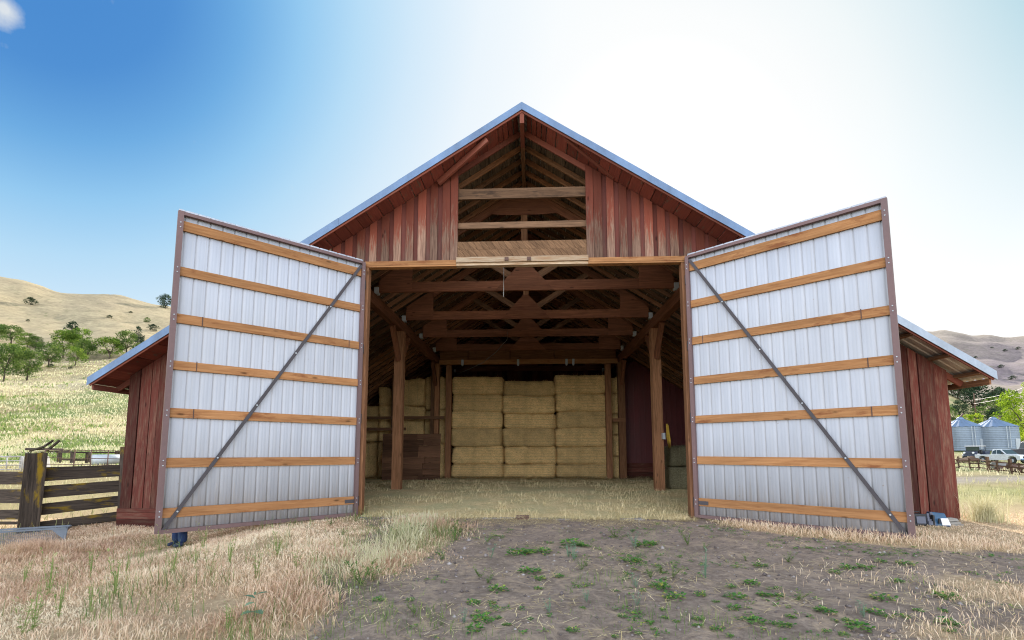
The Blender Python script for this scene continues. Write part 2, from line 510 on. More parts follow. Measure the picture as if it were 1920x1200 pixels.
def haymat(name, c0, c1, c2, vmin=0.75, vmax=1.2):
    b = NB(name)
    tcd = b.n("ShaderNodeTexCoord").outputs['Object']
    rn = b.attr('rnd').outputs['Fac']
    n1 = b.noise(b.vmul(tcd, (7, 7, 26)), 2.0, 6, 0.75, 1.2)
    n2 = b.noise(b.vmul(tcd, (30, 30, 9)), 2.0, 5, 0.7, 1.5)
    n3 = b.noise(tcd, 1.7, 4, 0.6)
    f = b.math('ADD', b.math('MULTIPLY', n1, 0.5), b.math('MULTIPLY', n2, 0.5))
    col = b.ramp(f, [(0.37, c0), (0.5, c1), (0.64, c2)])
    col = b.hsv(col, b.mrange(n3, 0.3, 0.7, 0.78, 1.15))
    col = b.hsv(col, b.mrange(rn, 0, 1, vmin, vmax))
    b.bump(f, 1.0, 0.07)
    return b.done(col, 0.9, 0, 0.1)
M['straw_bale'] = haymat('straw_bale', (0.22, 0.12, 0.04), (0.80, 0.52, 0.225), (0.97, 0.75, 0.38), 0.82, 1.15)
M['green_bale'] = haymat('green_hay_bale', (0.07, 0.062, 0.035), (0.20, 0.172, 0.10), (0.38, 0.32, 0.20))
M['twine'] = NB('twine').done((0.30, 0.24, 0.13), 0.9)

def blademat(name, stops, trans=0.35, tip=None):
    b = NB(name)
    rn = b.attr('rnd').outputs['Fac']
    col = b.ramp(rn, stops)
    if tip is not None:
        col = b.mix(b.mrange(b.attr('tt').outputs['Fac'], 0.35, 0.85), col, b.ramp(rn, tip))
    d = b.n("ShaderNodeBsdfDiffuse")
    t = b.n("ShaderNodeBsdfTranslucent")
    m = b.n("ShaderNodeMixShader")
    b.l(col, d.inputs[0])
    b.l(col, t.inputs[0])
    m.inputs[0].default_value = trans
    b.l(d.outputs[0], m.inputs[1])
    b.l(t.outputs[0], m.inputs[2])
    b.l(m.outputs[0], b.out.inputs[0])
    return b.m
M['dry_grass'] = blademat('dry_grass', [(0, (0.36, 0.22, 0.11)), (0.4, (0.66, 0.47, 0.28)), (0.75, (0.80, 0.62, 0.40)), (1, (0.88, 0.75, 0.53))], 0.3,
                          [(0, (0.54, 0.34, 0.24)), (0.5, (0.78, 0.58, 0.42)), (1, (0.92, 0.79, 0.60))])
M['pale_grass'] = blademat('pale_grass', [(0, (0.30, 0.30, 0.14)), (0.5, (0.50, 0.46, 0.26)), (1, (0.66, 0.60, 0.40))], 0.3)
M['stalk_leaf'] = blademat('stalk_leaf', [(0, (0.20, 0.27, 0.09)), (0.6, (0.36, 0.42, 0.15)), (1, (0.52, 0.54, 0.26))], 0.4)
M['green_grass'] = blademat('green_grass', [(0, (0.08, 0.14, 0.05)), (0.5, (0.16, 0.23, 0.07)), (1, (0.30, 0.34, 0.12))], 0.35)
M['weed_leaf'] = blademat('weed_leaf', [(0, (0.05, 0.14, 0.045)), (0.6, (0.11, 0.24, 0.055)), (0.9, (0.24, 0.34, 0.07)), (1, (0.45, 0.40, 0.10))], 0.25)
M['grey_leaf'] = blademat('grey_green_leaf', [(0, (0.12, 0.20, 0.13)), (1, (0.26, 0.35, 0.22))], 0.25)
M['straw_bits'] = blademat('loose_straw', [(0, (0.34, 0.25, 0.11)), (0.6, (0.66, 0.53, 0.29)), (1, (0.84, 0.70, 0.44))], 0.1)
M['tree_bright'] = blademat('bright_leaves', [(0, (0.05, 0.10, 0.02)), (0.5, (0.13, 0.21, 0.035)), (1, (0.28, 0.36, 0.06))], 0.4)
M['tree_mid'] = blademat('oak_leaves', [(0, (0.035, 0.07, 0.02)), (0.5, (0.085, 0.14, 0.035)), (1, (0.19, 0.25, 0.06))], 0.35)
M['tree_dark'] = blademat('juniper_leaves', [(0, (0.018, 0.035, 0.022)), (0.5, (0.04, 0.066, 0.036)), (1, (0.075, 0.10, 0.05))], 0.2)
M['tree_lime'] = blademat('lime_leaves', [(0, (0.12, 0.20, 0.02)), (0.5, (0.26, 0.36, 0.03)), (1, (0.40, 0.46, 0.05))], 0.45)
M['bark'] = wood('bark', (0.05, 0.04, 0.03), (0.15, 0.12, 0.09), knots=False)
def plain(name, c, rough=0.6, metal_=0.0, spec=0.4):
    b = NB(name)
    tcd = b.n("ShaderNodeTexCoord").outputs['Object']
    rgb = b.n("ShaderNodeRGB")
    rgb.outputs[0].default_value = (*c, 1)
    return b.done(b.hsv(rgb.outputs[0], b.mrange(b.noise(tcd, 6, 4), 0.3, 0.7, 0.85, 1.12)), rough, metal_, spec)
M['black'] = plain('black_plastic', (0.02, 0.02, 0.022), 0.5)
M['grey_plastic'] = plain('grey_plastic', (0.10, 0.105, 0.14), 0.5)
M['blue_plastic'] = plain('blue_plastic', (0.02, 0.075, 0.15), 0.45)
M['label_white'] = plain('white_label', (0.72, 0.68, 0.68), 0.6)
M['denim'] = plain('dark_denim', (0.012, 0.028, 0.085), 0.9)
M['shirt'] = plain('grey_shirt', (0.22, 0.23, 0.26), 0.9)
M['skin'] = plain('skin', (0.45, 0.26, 0.18), 0.55)
M['hair'] = plain('brown_hair', (0.05, 0.03, 0.02), 0.6)
M['eye_white'] = plain('eye_white', (0.75, 0.73, 0.70), 0.3)
M['boot'] = plain('boot_leather', (0.02, 0.03, 0.07), 0.6)
M['concrete'] = plain('worn_concrete', (0.27, 0.25, 0.245), 0.9)
M['yellow_rope'] = plain('yellow_rope', (0.42, 0.25, 0.03), 0.8)
M['cable'] = plain('grey_cable', (0.20, 0.185, 0.17), 0.6)
M['box_grey'] = plain('grey_box', (0.42, 0.43, 0.44), 0.5)
M['car_silver'] = plain('silver_paint', (0.62, 0.64, 0.67), 0.3, 0.1)
M['car_dark'] = plain('dark_paint', (0.05, 0.06, 0.095), 0.35)
M['tyre'] = plain('tyre_rubber', (0.025, 0.025, 0.025), 0.85)
M['glass'] = plain('dark_glass', (0.03, 0.045, 0.05), 0.08, 0.0, 0.8)
M['canvas'] = plain('pale_canvas', (0.44, 0.42, 0.40), 0.8)
M['wire'] = plain('power_cable', (0.22, 0.22, 0.23), 0.5)
M['stone'] = plain('grey_stone', (0.26, 0.25, 0.24), 0.9)
M['lamp'] = plain('headlight_glass', (0.8, 0.8, 0.78), 0.15)

# ------------------------------------------------------------------ mesh builder
class MB:
    def __init__(self):
        self.v, self.f, self.bc, self.rn, self.wr = [], [], [], [], []
    def hexa(self, c, axis=None, wear=None, r=None, jit=0.0):
        """c: 8 corners, bottom ring then top ring; bc runs along axis"""
        c = [Vector(p) for p in c]
        if jit:
            c = [p + Vector((random.uniform(-jit, jit), random.uniform(-jit, jit), random.uniform(-jit, jit))) for p in c]
        if axis is None:
            e = [c[1] - c[0], c[3] - c[0], c[4] - c[0]]
            axis = max(e, key=lambda q: q.length)
        a = Vector(axis).normalized()
        t = Vector((0, 0, 1)) if abs(a.z) < 0.9 else Vector((1, 0, 0))
        u = a.cross(t).normalized()
        vv = a.cross(u)
        off = Vector((random.uniform(0, 90), random.uniform(0, 90), random.uniform(0, 90)))
        r = random.random() if r is None else r
        i = len(self.v)
        for k, p in enumerate(c):
            self.v.append(p)
            self.bc.append(Vector((p.dot(a), p.dot(u), p.dot(vv))) + off)
            self.rn.append(r)
            self.wr.append(0.5 if wear is None else wear[k])
        self.f += [(i, i + 3, i + 2, i + 1), (i + 4, i + 5, i + 6, i + 7), (i, i + 1, i + 5, i + 4), (i + 1, i + 2, i + 6, i + 5), (i + 2, i + 3, i + 7, i + 6), (i + 3, i, i + 4, i + 7)]
        return self
    def box(self, x0, x1, y0, y1, z0, z1, **k):
        return self.hexa([(x0, y0, z0), (x1, y0, z0), (x1, y1, z0), (x0, y1, z0), (x0, y0, z1), (x1, y0, z1), (x1, y1, z1), (x0, y1, z1)], **k)
    def beam(self, p, q, wd, ht, up=(0, 0, 1), **k):
        """a bar from p to q, wd across, ht along up"""
        p, q = Vector(p), Vector(q)
        a = (q - p).normalized()
        s = a.cross(Vector(up)).normalized()
        u = s.cross(a).normalized()
        s, u = s * wd / 2, u * ht / 2
        return self.hexa([p - s - u, p + s - u, q + s - u, q - s - u, p - s + u, p + s + u, q + s + u, q - s + u], axis=a, **k)
    def poly(self, pts, thick, **k):
        """a flat plate: outline pts (3D), extruded by vector thick"""
        i = len(self.v)
        n = len(pts)
        off = Vector((random.uniform(0, 90),) * 3)
        r = k.get('r', random.random())
        for dv in (Vector((0, 0, 0)), Vector(thick)):
            for p in pts:
                p = Vector(p) + dv
                self.v.append(p)
                self.bc.append(p + off)
                self.rn.append(r)
                self.wr.append(0.5)
        self.f.append(tuple(range(i + n - 1, i - 1, -1)))
        self.f.append(tuple(range(i + n, i + 2 * n)))
        for j in range(n):
            k2 = (j + 1) % n
            self.f.append((i + j, i + k2, i + n + k2, i + n + j))
        return self
    def tube(self, pts, r, n=8, cap=True):
        pts = [Vector(p) for p in pts]
        rs = r if isinstance(r, (list, tuple)) else [r] * len(pts)
        i0 = len(self.v)
        rr = random.random()
        off = random.uniform(0, 90)
        L = 0
        for k, p in enumerate(pts):
            a = (pts[min(k + 1, len(pts) - 1)] - pts[max(k - 1, 0)]).normalized()
            t = Vector((0, 0, 1)) if abs(a.z) < 0.9 else Vector((1, 0, 0))
            u = a.cross(t).normalized()
            v = a.cross(u)
            if k:
                L += (p - pts[k - 1]).length
            for j in range(n):
                an = 2 * math.pi * j / n
                self.v.append(p + (u * math.cos(an) + v * math.sin(an)) * rs[k])
                self.bc.append(Vector((L + off, math.cos(an) * rs[k], math.sin(an) * rs[k])))
                self.rn.append(rr)
                self.wr.append(0.5)
        for k in range(len(pts) - 1):
            for j in range(n):
                j2 = (j + 1) % n
                a, c = i0 + k * n, i0 + (k + 1) * n
                self.f.append((a + j, a + j2, c + j2, c + j))
        if cap:
            self.f.append(tuple(range(i0 + n - 1, i0 - 1, -1)))
            e = i0 + (len(pts) - 1) * n
            self.f.append(tuple(range(e, e + n)))
        return self
    def lathe(self, prof, c=(0, 0, 0), n=24):
        i0 = len(self.v)
        c = Vector(c)
        rr = random.random()
        for r, z in prof:
            for j in range(n):
                an = 2 * math.pi * j / n
                self.v.append(c + Vector((r * math.cos(an), r * math.sin(an), z)))
                self.bc.append(Vector((z, an * r, 0)))
                self.rn.append(rr)
                self.wr.append(0.5)
        for k in range(len(prof) - 1):
            for j in range(n):
                j2 = (j + 1) % n
                a, d = i0 + k * n, i0 + (k + 1) * n
                self.f.append((a + j, a + j2, d + j2, d + j))
        return self
    def build(self, name, m, parent=None, origin=None, smooth=False, bevel=0.0):
        me = bpy.data.meshes.new(name)
        o3 = Vector(origin) if origin is not None else (Vector(parent['_org']) if parent is not None and '_org' in parent else Vector((0, 0, 0)))
        me.from_pydata([v - o3 for v in self.v], [], self.f)
        for nm, typ, data in (('bc', 'FLOAT_VECTOR', self.bc), ('rnd', 'FLOAT', self.rn), ('wear', 'FLOAT', self.wr)):
            at = me.attributes.new(nm, typ, 'POINT')
            if typ == 'FLOAT':
                at.data.foreach_set('value', np.array(data, dtype=np.float32))
            else:
                at.data.foreach_set('vector', np.array(data, dtype=np.float32).ravel())
        me.materials.append(M[m] if isinstance(m, str) else m)
        if smooth:
            me.shade_smooth()
        ob = bpy.data.objects.new(name, me)
        COL.objects.link(ob)
        if parent is not None:
            ob.parent = parent
        elif origin is not None:
            ob.location = o3
        if bevel:
            md = ob.modifiers.new('bevel', 'BEVEL')
            md.width = bevel
            md.segments = 2
            md.limit_method = 'ANGLE'
        return ob

def tag(o, label=None, cat=None, group=None, kind=None):
    if label:
        o['label'] = label
    if cat:
        o['category'] = cat
    if group:
        o['group'] = group
    if kind:
        o['kind'] = kind
    return o
def thing(name, loc, label, cat, group=None):
    o = bpy.data.objects.new(name, None)
    o.empty_display_size = 0.3
    o.location = loc
    o['_org'] = [float(q) for q in loc]
    COL.objects.link(o)
    return tag(o, label, cat, group)
def local_thing(name, label, cat, group=None):
    o = thing(name, (0, 0, 0), label, cat, group)
    return o
def dup(root, loc, rz=0.0, sc=(1, 1, 1), label=None, group=None):
    r = root.copy()
    COL.objects.link(r)
    r.location = loc
    r.rotation_euler = (0, 0, rz)
    r.scale = sc
    if label:
        r['label'] = label
    if group:
        r['group'] = group
    for ch in list(root.children):
        c = ch.copy()
        COL.objects.link(c)
        c.parent = r
        for g in ch.children:
            d = g.copy()
            COL.objects.link(d)
            d.parent = c
    return r
def raw_mesh(name, verts, quads=None, tris=None, mats=(), floats=None, vecs=None, smooth=False):
    me = bpy.data.meshes.new(name)
    nq = 0 if quads is None else len(quads)
    ntq = 0 if tris is None else len(tris)
    me.vertices.add(len(verts))
    me.vertices.foreach_set('co', np.asarray(verts, np.float32).ravel())
    idx = []
    if nq:
        idx.append(np.asarray(quads, np.int32).ravel())
    if ntq:
        idx.append(np.asarray(tris, np.int32).ravel())
    idx = np.concatenate(idx)
    me.loops.add(len(idx))
    me.loops.foreach_set('vertex_index', idx)
    me.polygons.add(nq + ntq)
    st = np.concatenate([np.arange(nq) * 4, nq * 4 + np.arange(ntq) * 3]).astype(np.int32)
    me.polygons.foreach_set('loop_start', st)
    for k, a in (floats or {}).items():
        at = me.attributes.new(k, 'FLOAT', 'POINT')
        at.data.foreach_set('value', np.asarray(a, np.float32))
    for k, a in (vecs or {}).items():
        at = me.attributes.new(k, 'FLOAT_COLOR', 'POINT')
        a4 = np.concatenate([np.asarray(a, np.float32), np.ones((len(a), 1), np.float32)], 1)
        at.data.foreach_set('color', a4.ravel())
    for m in mats:
        me.materials.append(m)
    me.update(calc_edges=True)
    me.validate()
    if smooth:
        me.shade_smooth()
    return me
def link(name, me, parent=None, loc=None):
    o = bpy.data.objects.new(name, me)
    COL.objects.link(o)
    if parent is not None:
        o.parent = parent
    if loc is not None:
        o.location = loc
    return o

# ------------------------------------------------------------------ masks of the foreground: where straw grows, where the dirt is bare
def straw_mask(x, y):
    x, y = np.asarray(x, float), np.asarray(y, float)
    n = (vnoise(x, y, 1.1, 8) - 0.5) * 1.3 + (vnoise(x, y, 3.3, 9) - 0.5) * 0.7
    edge = np.interp(y, [3, 5.0, 7.0, 9.0, 10.2, 11.2, 12.3], [-1.75, -2.05, -2.6, -2.6, -3.0, -3.6, -4.0])
    left = sstep(0.35, -0.45, x - edge + n * 0.45)
    # strip of pale grass running up to the sill
    strip = np.exp(-((x - np.interp(y, [6, 8, 9.5, 11.5], [-2.3, -1.95, -1.75, -2.3])) / 0.62) ** 2) * sstep(6.2, 7.4, y) * sstep(12.2, 11.3, y)
    # under the right door and along the right wall
    hx, hy, ox, oy = 4.15, 12.3, 7.2, 9.45
    t = np.clip((x - hx) / (ox - hx), 0, 2.2)
    dy = y - (hy + (oy - hy) * np.minimum(t, 1.0))
    right = sstep(-1.15, -0.5, dy + n * 0.3 - 0.25 * sstep(7.0, 9.5, x)) * sstep(4.0, 4.9, x + n * 0.3)
    patch = np.exp(-(((x - 5.6) / 1.3) ** 2 + ((y - 6.6) / 0.8) ** 2)) * (0.55 + n) + np.exp(-(((x - 4.3) / 1.2) ** 2 + ((y - 4.9) / 0.5) ** 2)) * (0.3 + n)
    far = sstep(13.5, 17, y) + sstep(10.5, 12.5, np.abs(x))
    behind = sstep(2.0, 0.0, y) * 0.5
    return np.clip(np.maximum.reduce([left, strip * 0.9, right, patch, far, behind]), 0, 1)

# ------------------------------------------------------------------ ground sheet
azs = np.concatenate([np.arange(-180, -64, 4.0), np.arange(-64, 60, 0.4), np.arange(60, 180, 4.0)])
rs = np.concatenate([[0.02, 0.5, 1.0], np.exp(np.linspace(math.log(1.5), math.log(3000), 250))])
A, Rr = np.meshgrid(np.radians(azs), rs)
GX, GY = CAMX + np.sin(A) * Rr, np.cos(A) * Rr
GZ = ground_z(GX, GY)
nr, na = A.shape
ii, jj = np.meshgrid(np.arange(nr - 1), np.arange(na), indexing='ij')
j2 = (jj + 1) % na
quads = np.stack([ii * na + jj, (ii + 1) * na + jj, (ii + 1) * na + j2, ii * na + j2], -1).reshape(-1, 4)[:, ::-1]
verts = np.stack([GX, GY, GZ], -1).reshape(-1, 3)
fx, fy = verts[:, 0], verts[:, 1]
fr_ = np.hypot(fx, fy)
faz = np.arctan2(fx, fy)
rightside = sstep(0.1, 0.5, faz)
# colours of the land itself
def cmix(a, b, t):
    return a * (1 - t[:, None]) + np.array(b)[None, :] * t[:, None]
gc = np.tile(np.array([0.33, 0.265, 0.14]), (len(verts), 1))
green = sstep(0.42, 0.62, vnoise(fx, fy * 0.45, 0.075, 12) * 0.55 + vnoise(fx, fy, 0.26, 13) * 0.3 + 0.32 * np.exp(-((fr_ - 85) / 22) ** 2) * (1 - rightside) - 0.12 * sstep(150, 230, fr_))
gc = cmix(gc, (0.11, 0.165, 0.045), green * 0.85 * sstep(20, 30, fr_) * sstep(420, 230, fr_))
gc = cmix(gc, (0.46, 0.38, 0.25), np.exp(-((fr_ - 215) / 22) ** 2) * 0.9 * (1 - rightside))
gc = cmix(gc, (0.35, 0.28, 0.17), sstep(240, 330, fr_))
gc = cmix(gc, (0.27, 0.215, 0.14), sstep(0.55, 0.8, vnoise(fx, fy, 0.02, 14)) * 0.55 * sstep(240, 330, fr_))
gc = cmix(gc, (0.25, 0.20, 0.17), rightside * sstep(260, 420, fr_) * 0.85)
gc = cmix(gc, (0.21, 0.165, 0.165), rightside * sstep(400, 520, fr_) * sstep(0.45, 0.65, vnoise(fx, fy, 0.009, 15)))
# the gravel lane on the right beyond the barn
lane = np.exp(-((fy - (24.5 + (fx - 21) * 0.14)) / 1.7) ** 4) * sstep(11, 14, fx) * sstep(90, 60, fx)
gc = cmix(gc, (0.26, 0.225, 0.20), lane * 0.9)
gc = cmix(gc, (0.24, 0.27, 0.09), rightside * np.exp(-((fy - 19) / 3.5) ** 2) * 0.75 * vnoise(fx, fy, 0.5, 16))
# a worn foot track across the left field
trk = np.exp(-((fx - np.interp(fy, [55, 75, 110], [-68, -76, -80])) / 1.6) ** 2) * sstep(48, 58, fy) * sstep(125, 105, fy)
gc = cmix(gc, (0.55, 0.42, 0.27), trk * 0.8)
straw = straw_mask(fx, fy)
me = raw_mesh('ground', verts, quads=quads, floats={'straw': straw, 'farm': sstep(16, 24, fr_)}, vecs={'gc': gc}, smooth=True)
b = NB('ground_soil')
pos = b.n("ShaderNodeNewGeometry").outputs['Position']
st = b.attr('straw').outputs['Fac']
fm = b.attr('farm').outputs['Fac']
n1 = b.noise(pos, 1.3, 7, 0.65)
n2 = b.noise(pos, 14, 6, 0.7)
n3 = b.noise(pos, 55, 4, 0.7)
n4 = b.noise(b.vmul(pos, (1, 1, 1)), 3.2, 6, 0.75, 0.8)
dirt = b.ramp(n2, [(0.25, (0.150, 0.110, 0.088)), (0.55, (0.275, 0.211, 0.168)), (0.8, (0.41, 0.33, 0.27))])
dirt = b.hsv(dirt, b.mrange(n1, 0.3, 0.7, 0.72, 1.22))
dirt = b.mix(b.mrange(n3, 0.62, 0.72, 0, 0.75), dirt, (0.36, 0.30, 0.255))
dirt = b.mix(b.mrange(n4, 0.49, 0.66, 0, 0.75), dirt, (0.46, 0.345, 0.24))
strc = b.ramp(n2, [(0.25, (0.30, 0.20, 0.115)), (0.6, (0.52, 0.385, 0.24)), (0.85, (0.66, 0.51, 0.34))])
msk = b.mrange(b.math('ADD', st, b.math('MULTIPLY', b.math('SUBTRACT', n4, 0.5), 0.9)), 0.35, 0.62)
near = b.mix(msk, dirt, strc)
fn = b.noise(b.vmul(pos, (0.6, 0.6, 0.6)), 0.55, 8, 0.7)
fn2 = b.noise(pos, 0.055, 8, 0.72)
fn3 = b.noise(pos, 0.21, 6, 0.75)
farc = b.hsv(b.attr('gc').outputs['Color'], b.math('MULTIPLY', b.mrange(fn, 0.3, 0.7, 0.72, 1.25), b.mrange(fn2, 0.3, 0.7, 0.75, 1.2)))
farc = b.mix(b.math('MULTIPLY', b.mrange(fn3, 0.56, 0.66, 0, 0.6), fm), farc, (0.115, 0.13, 0.05))
col = b.mix(fm, near, farc)
hh = b.math('ADD', b.math('MULTIPLY', n2, 0.7), b.math('MULTIPLY', n3, 0.4))
b.bump(hh, 0.8, 0.06)
me.materials.append(b.done(col, 0.95, 0, 0.1))
tag(link('ground', me), kind='structure', label='dirt, straw and field ground around the barn')

# ------------------------------------------------------------------ BARN
BF, BB = 12.5, 33.0                 # front and back wall
AP, SL = 10.22, 0.645               # underside of the roof boards: z = AP - SL*|x|
HW, EV = 10.3, 10.82                # half width at the walls and at the eaves
RK = 11.78                          # front edge of the roof
OP = 4.15                           # half width of the doorway
LT = 6.42                           # underside of the lintel
def roofz(x):
    return AP - SL * abs(x)
barn = thing('barn', (0, BF, 0), 'large weathered red wooden barn with its tall doors wide open and hay stacked inside', 'barn')
def part(mb, name, m, parent=barn, **k):
    o = mb.build(name, m, None, **k)
    # keep world coordinates while hanging the part on the barn
    root = parent
    while root.parent is not None:
        root = root.parent
    o.parent = parent
    off = Vector(root['_org'])
    o.data.transform(Matrix.Translation(-off))
    return o

def front_boards(side):
    back, over = MB(), MB()
    x = 1.72 if side < 0 else 1.66
    first = True
    pitch = 0.325
    while x < HW - 0.02:
        x1 = min(x + pitch, HW)
        zb = LT + 0.115 if x < OP else (-0.32 if side < 0 else -0.06)
        lowm = x >= OP + 0.2
        def slab(mb, a, c, y0, y1, zb, wtop, wbot, jit=0.004):
            a, c = (-c, -a) if side < 0 else (a, c)
            ta, tc_ = roofz(a) - 0.012, roofz(c) - 0.012
            if max(ta, tc_) < zb + 0.05:
                return
            mb.hexa([(a, y0, zb), (c, y0, zb), (c, y1, zb), (a, y1, zb), (a, y0, ta), (c, y0, tc_), (c, y1, tc_), (a, y1, ta)],
                    axis=(0, 0, 1), wear=[wbot] * 4 + [wtop] * 4, jit=jit)
        high = x < 6.5
        wt = random.uniform(-0.1, 0.1)
        wb_ = random.uniform(0.62, 1.0) if x < 4.6 else random.uniform(0.35, 0.6)
        slab(back, x, x1 + 0.006, BF + random.uniform(0, 0.004), BF + 0.03, zb + random.uniform(0.0, 0.035), wt, wb_ * 0.7)
        ow = random.uniform(0.185, 0.215)
        if x < OP < x1:
            pass
        slab(over, x1 - ow / 2 - 0.02, x1 + ow / 2 - 0.02, BF - 0.034, BF - 0.006, zb + random.uniform(-0.012, 0.008), wt, wb_ + 0.05) if x1 + ow / 2 < HW else None
        if first:
            slab(over, x - 0.0, x + 0.19, BF - 0.034, BF - 0.006, zb - 0.02, wt, 0.8)
            first = False
        x = x1
    return back, over
for sd_ in (-1, 1):
    bk, ov = front_boards(sd_)
    part(bk, 'siding', 'red_base')
    part(ov, 'siding_boards', 'red_siding')
# wide flat boards of the low outer walls (seen past the doors)
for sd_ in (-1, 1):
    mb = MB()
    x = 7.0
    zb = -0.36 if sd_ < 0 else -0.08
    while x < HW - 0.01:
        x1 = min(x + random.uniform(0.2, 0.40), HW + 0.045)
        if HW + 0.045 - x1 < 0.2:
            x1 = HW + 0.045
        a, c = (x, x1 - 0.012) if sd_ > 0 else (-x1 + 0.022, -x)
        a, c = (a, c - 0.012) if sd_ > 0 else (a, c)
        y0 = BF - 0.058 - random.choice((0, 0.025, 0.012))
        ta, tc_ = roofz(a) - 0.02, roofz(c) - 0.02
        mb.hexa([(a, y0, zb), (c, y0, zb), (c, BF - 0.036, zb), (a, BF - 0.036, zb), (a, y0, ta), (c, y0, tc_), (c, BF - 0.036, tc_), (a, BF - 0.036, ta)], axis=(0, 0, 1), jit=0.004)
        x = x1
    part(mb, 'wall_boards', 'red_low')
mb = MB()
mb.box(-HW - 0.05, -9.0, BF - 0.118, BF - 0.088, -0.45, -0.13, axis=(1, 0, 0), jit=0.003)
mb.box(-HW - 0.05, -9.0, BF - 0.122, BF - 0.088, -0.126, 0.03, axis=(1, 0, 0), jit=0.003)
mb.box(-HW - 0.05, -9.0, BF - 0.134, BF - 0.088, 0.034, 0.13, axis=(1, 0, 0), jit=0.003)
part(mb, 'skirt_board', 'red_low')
# outer long walls, rear wall
for sd_ in (-1, 1):
    mb = MB()
    y = BF + 0.002
    while y < BB:
        y1 = min(y + random.uniform(0.25, 0.4), BB)
        xx = sd_ * (HW + random.uniform(0, 0.012))
        mb.hexa([(xx - 0.02, y, -0.36), (xx + 0.02, y, -0.36), (xx + 0.02, y1 - 0.006, -0.36), (xx - 0.02, y1 - 0.006, -0.36),
                 (xx - 0.02, y, roofz(HW) - 0.2), (xx + 0.02, y, roofz(HW) - 0.2), (xx + 0.02, y1 - 0.006, roofz(HW) - 0.2), (xx - 0.02, y1 - 0.006, roofz(HW) - 0.2)], axis=(0, 0, 1))
        y = y1
    part(mb, 'side_wall', 'red_low')
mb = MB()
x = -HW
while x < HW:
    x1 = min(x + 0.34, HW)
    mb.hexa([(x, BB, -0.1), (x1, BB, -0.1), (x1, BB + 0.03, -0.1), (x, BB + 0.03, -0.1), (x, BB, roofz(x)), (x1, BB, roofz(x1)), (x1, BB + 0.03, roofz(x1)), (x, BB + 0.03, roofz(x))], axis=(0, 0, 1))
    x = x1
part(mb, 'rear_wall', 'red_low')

# roof: boards, corrugated metal, rake trim, rafters
TH = 0.028
def roof_strip(mb, sd_, x0, x1, y0, y1, z_off, th, jit=0.0):
    a, c = sd_ * x0, sd_ * x1
    za, zc = roofz(a) + z_off, roofz(c) + z_off
    pts = [(a, y0, za), (c, y0, zc), (c, y1, zc), (a, y1, za)]
    if sd_ < 0:
        pts = [pts[1], pts[0], pts[3], pts[2]]
    mb.hexa([*pts, *[(p[0], p[1], p[2] + th) for p in pts]], axis=(0, 1, 0), jit=jit)
for sd_ in (-1, 1):
    mb = MB()
    x = 0.12
    end = EV - 0.03 if sd_ < 0 else 7.35
    while x < end:
        wd = random.choice((0.27, 0.29, 0.25, 0.29)) if x > 0.6 else 0.13
        x1 = min(x + wd, end)
        gap = random.uniform(0.012, 0.03)
        dz = random.choice((0, 0, 0.012))
        roof_strip(mb, sd_, x, x1 - gap, RK + 0.03, BB + 0.3, dz, TH, 0.002)
        x = x1
    part(mb, 'roof_deck', 'deck')
    # corrugated sheet on top
    xs = [0.0]
    vs, fs = [], []
    ys = []
    y = RK - 0.01
    while y < BB + 0.35:
        ys += [(y, 0.0), (y + 0.05, 0.0), (y + 0.075, 0.024), (y + 0.115, 0.024), (y + 0.14, 0.0)]
        y += 0.225
    zo = 0.062
    mb = MB()
    for (yy, hgt) in ys:
        for xx in (0.0, EV * 0.33, EV * 0.66, EV + 0.05):
            mb.v.append(Vector((sd_ * xx, yy, roofz(xx) + zo + hgt)))
            mb.bc.append(Vector((xx, yy, 0)))
            mb.rn.append(0.5)
            mb.wr.append(0.5)
    for k in range(len(ys) - 1):
        for j in range(3):
            a = k * 4 + j
            mb.f.append((a, a + 1, a + 5, a + 4))
    ro = part(mb, 'roof_sheet', 'roof_metal')
    md = ro.modifiers.new('thick', 'SOLIDIFY')
    md.thickness = 0.004
    # rake trim: a folded strip of galvanised metal along the front edge
    mb = MB()
    n = 7
    for k in range(n):
        if k == 5 and sd_ > 0:
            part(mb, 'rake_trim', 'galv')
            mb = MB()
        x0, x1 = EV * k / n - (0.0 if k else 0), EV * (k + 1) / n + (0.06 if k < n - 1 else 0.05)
        a, c = sd_ * x0, sd_ * x1
        za, zc = roofz(a), roofz(c)
        y0 = RK - 0.035 - 0.004 * (k % 2)
        hi, lo = 0.200 + 0.005 * (k % 2), 0.0
        P = [(a, y0, za + lo), (c, y0, zc + lo), (c, y0 + 0.012, zc + lo), (a, y0 + 0.012, za + lo)]
        Q = [(a, y0, za + hi), (c, y0, zc + hi), (c, y0 + 0.012, zc + hi), (a, y0 + 0.012, za + hi)]
        if sd_ < 0:
            P, Q = [P[1], P[0], P[3], P[2]], [Q[1], Q[0], Q[3], Q[2]]
        mb.hexa(P + Q, jit=0.003)
        P2 = [(a, y0 + 0.014, za + hi - 0.01), (c, y0 + 0.014, zc + hi - 0.01), (c, y0 + 0.2, zc + hi - 0.03), (a, y0 + 0.2, za + hi - 0.03)]
        if sd_ < 0:
            P2 = [P2[1], P2[0], P2[3], P2[2]]
        mb.hexa(P2 + [(p[0], p[1], p[2] + 0.009) for p in P2])
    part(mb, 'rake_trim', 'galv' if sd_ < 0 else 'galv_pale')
    mb = MB()
    y0 = RK - 0.0
    mb.beam((0, y0 + 0.012, AP + 0.0), (sd_ * (EV + 0.02), y0 + 0.012, roofz(EV) + 0.0), 0.022, 0.1, jit=0.003)
    part(mb, 'rake_board', 'red_paint')
